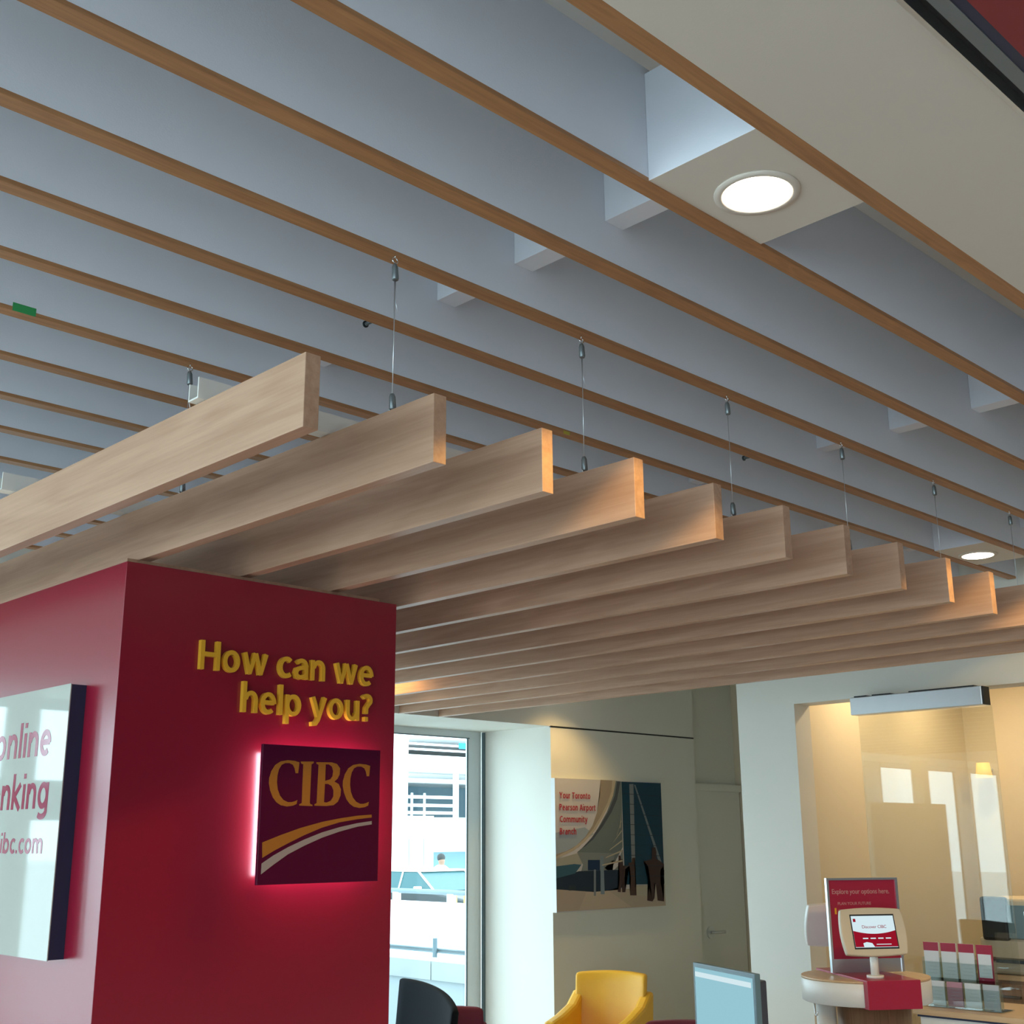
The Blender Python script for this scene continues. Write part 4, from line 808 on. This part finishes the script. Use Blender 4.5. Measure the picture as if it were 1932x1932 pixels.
# man on the pavement beyond the car
def person():
    t = thing('person', 'person with dark hair in a pale shirt walking behind the car', 'person', (20.95, 24.0, -0.42))
    me = bpy.data.meshes.new('body')
    V = [(0, 0, 0.95), (0, 0, 1.18), (0, 0, 1.40), (0, -0.02, 1.50), (0, -0.03, 1.60), (0, -0.03, 1.68),
         (-0.18, 0, 1.40), (-0.26, -0.05, 1.15), (-0.22, -0.25, 1.0), (0.18, 0, 1.40), (0.27, 0.04, 1.13), (0.24, -0.15, 0.95),
         (-0.10, 0, 0.88), (-0.11, -0.10, 0.50), (-0.11, 0.02, 0.08), (-0.11, -0.14, 0.04), (0.10, 0, 0.88), (0.11, 0.08, 0.50), (0.11, 0.22, 0.10), (0.11, 0.10, 0.04)]
    E = [(0, 1), (1, 2), (2, 3), (3, 4), (4, 5), (2, 6), (6, 7), (7, 8), (2, 9), (9, 10), (10, 11), (0, 12), (12, 13), (13, 14), (14, 15), (0, 16), (16, 17), (17, 18), (18, 19)]
    rad = [0.15, 0.14, 0.15, 0.055, 0.095, 0.085, 0.065, 0.045, 0.035, 0.065, 0.045, 0.035, 0.095, 0.065, 0.045, 0.04, 0.095, 0.065, 0.045, 0.04]
    me.from_pydata(V, E, []); o = bpy.data.objects.new('body', me); COL.objects.link(o); o.parent = t
    me.materials.append(M['skin'])
    sk = o.modifiers.new('skin', 'SKIN'); 
    for v, r in zip(me.skin_vertices[0].data, rad): v.radius = (r, r)
    me.skin_vertices[0].data[0].use_root = True
    o.modifiers.new('sub', 'SUBSURF').render_levels = 2
    bm = bmesh.new(); lathe(bm, [(0.14, 0.92), (0.19, 1.0), (0.19, 1.3), (0.22, 1.42), (0.13, 1.49), (0.07, 1.52)], 0, 0, 20); tobj('shirt', bm, M['shirt'], t, smooth=True)
    bm = bmesh.new(); bmesh.ops.create_uvsphere(bm, u_segments=16, v_segments=10, radius=0.105, matrix=Matrix.Translation((0, -0.01, 1.69))); tobj('hair', bm, M['hair'], t, smooth=True)
person()
# white entrance wall across the road
t = thing('cladding_wall', 'white clad wall across the road behind the car', 'wall', (0, 0, 0)); 
box('wall_panel', M['extwhite'], 33.0, 34.5, 40, 48, -0.4, 2.66, parent=t)
box('wall_panel', M['extwhite'], 34.53, 60, 40.0, 40.6, 1.2, 2.6, parent=t)
for xx in (33.15, 33.95): box('panel_joint', M['extgrey'], xx, xx + 0.03, 39.98, 40.0, 0.65, 1.75, parent=t)
box('dark_opening', M['extgrey'], 34.5, 60, 41.0, 41.4, -0.4, 1.2, parent=t)
# parking structure
t = thing('parking_structure', 'multi-level concrete parking structure with white rails across the road', 'building', (0, 0, 0))
o = box('pillar', M['extwhite'], 35.0, 37.2, 45, 46, -0.4, 9.0, parent=t); o['label'] = 'white pillar'
for z0, z1, nm in ((4.85, 5.60, 'M'), (6.40, 6.9, 'T')): box('deck_edge', M['extwhite'], 37.2, 70, 45.0, 60, z0, z1, parent=t)
box('roof_slab', M['extwhite'], 37.2, 70, 45.2, 60, 9.0, 9.5, parent=t)
box('soffit_beam', M['concrete'], 37.2, 70, 46.2, 46.8, 4.38, 4.58, parent=t)
box('back_wall', M['extgrey'], 37.2, 70, 59, 59.5, -0.4, 9.0, parent=t)
box('deck_floor', M['extwhite'], 37.2, 70, 45.0, 60, 2.2, 2.68, parent=t)
for z in (3.64, 3.26, 2.92): box('rail', M['extwhite'], 37.2, 40.05, 44.93, 45.0, z - 0.07, z + 0.07, parent=t)
for z in (5.85, 6.10): box('rail', M['extwhite'], 37.2, 70, 44.93, 45.0, z - 0.05, z + 0.05, parent=t)
box('post', M['extwhite'], 40.02, 40.26, 44.85, 45.0, 2.66, 4.93, parent=t)
for xx in (37.4, 38.35, 38.7, 39.5): box('column', M['concrete'], xx, xx + 0.08, 46.5, 46.6, 2.68, 3.9, parent=t)
o = box('blue_sign', M['cyan'], 40.25, 41.0, 44.8, 44.85, 5.97, 6.25, parent=t); o['label'] = 'bright blue panel'
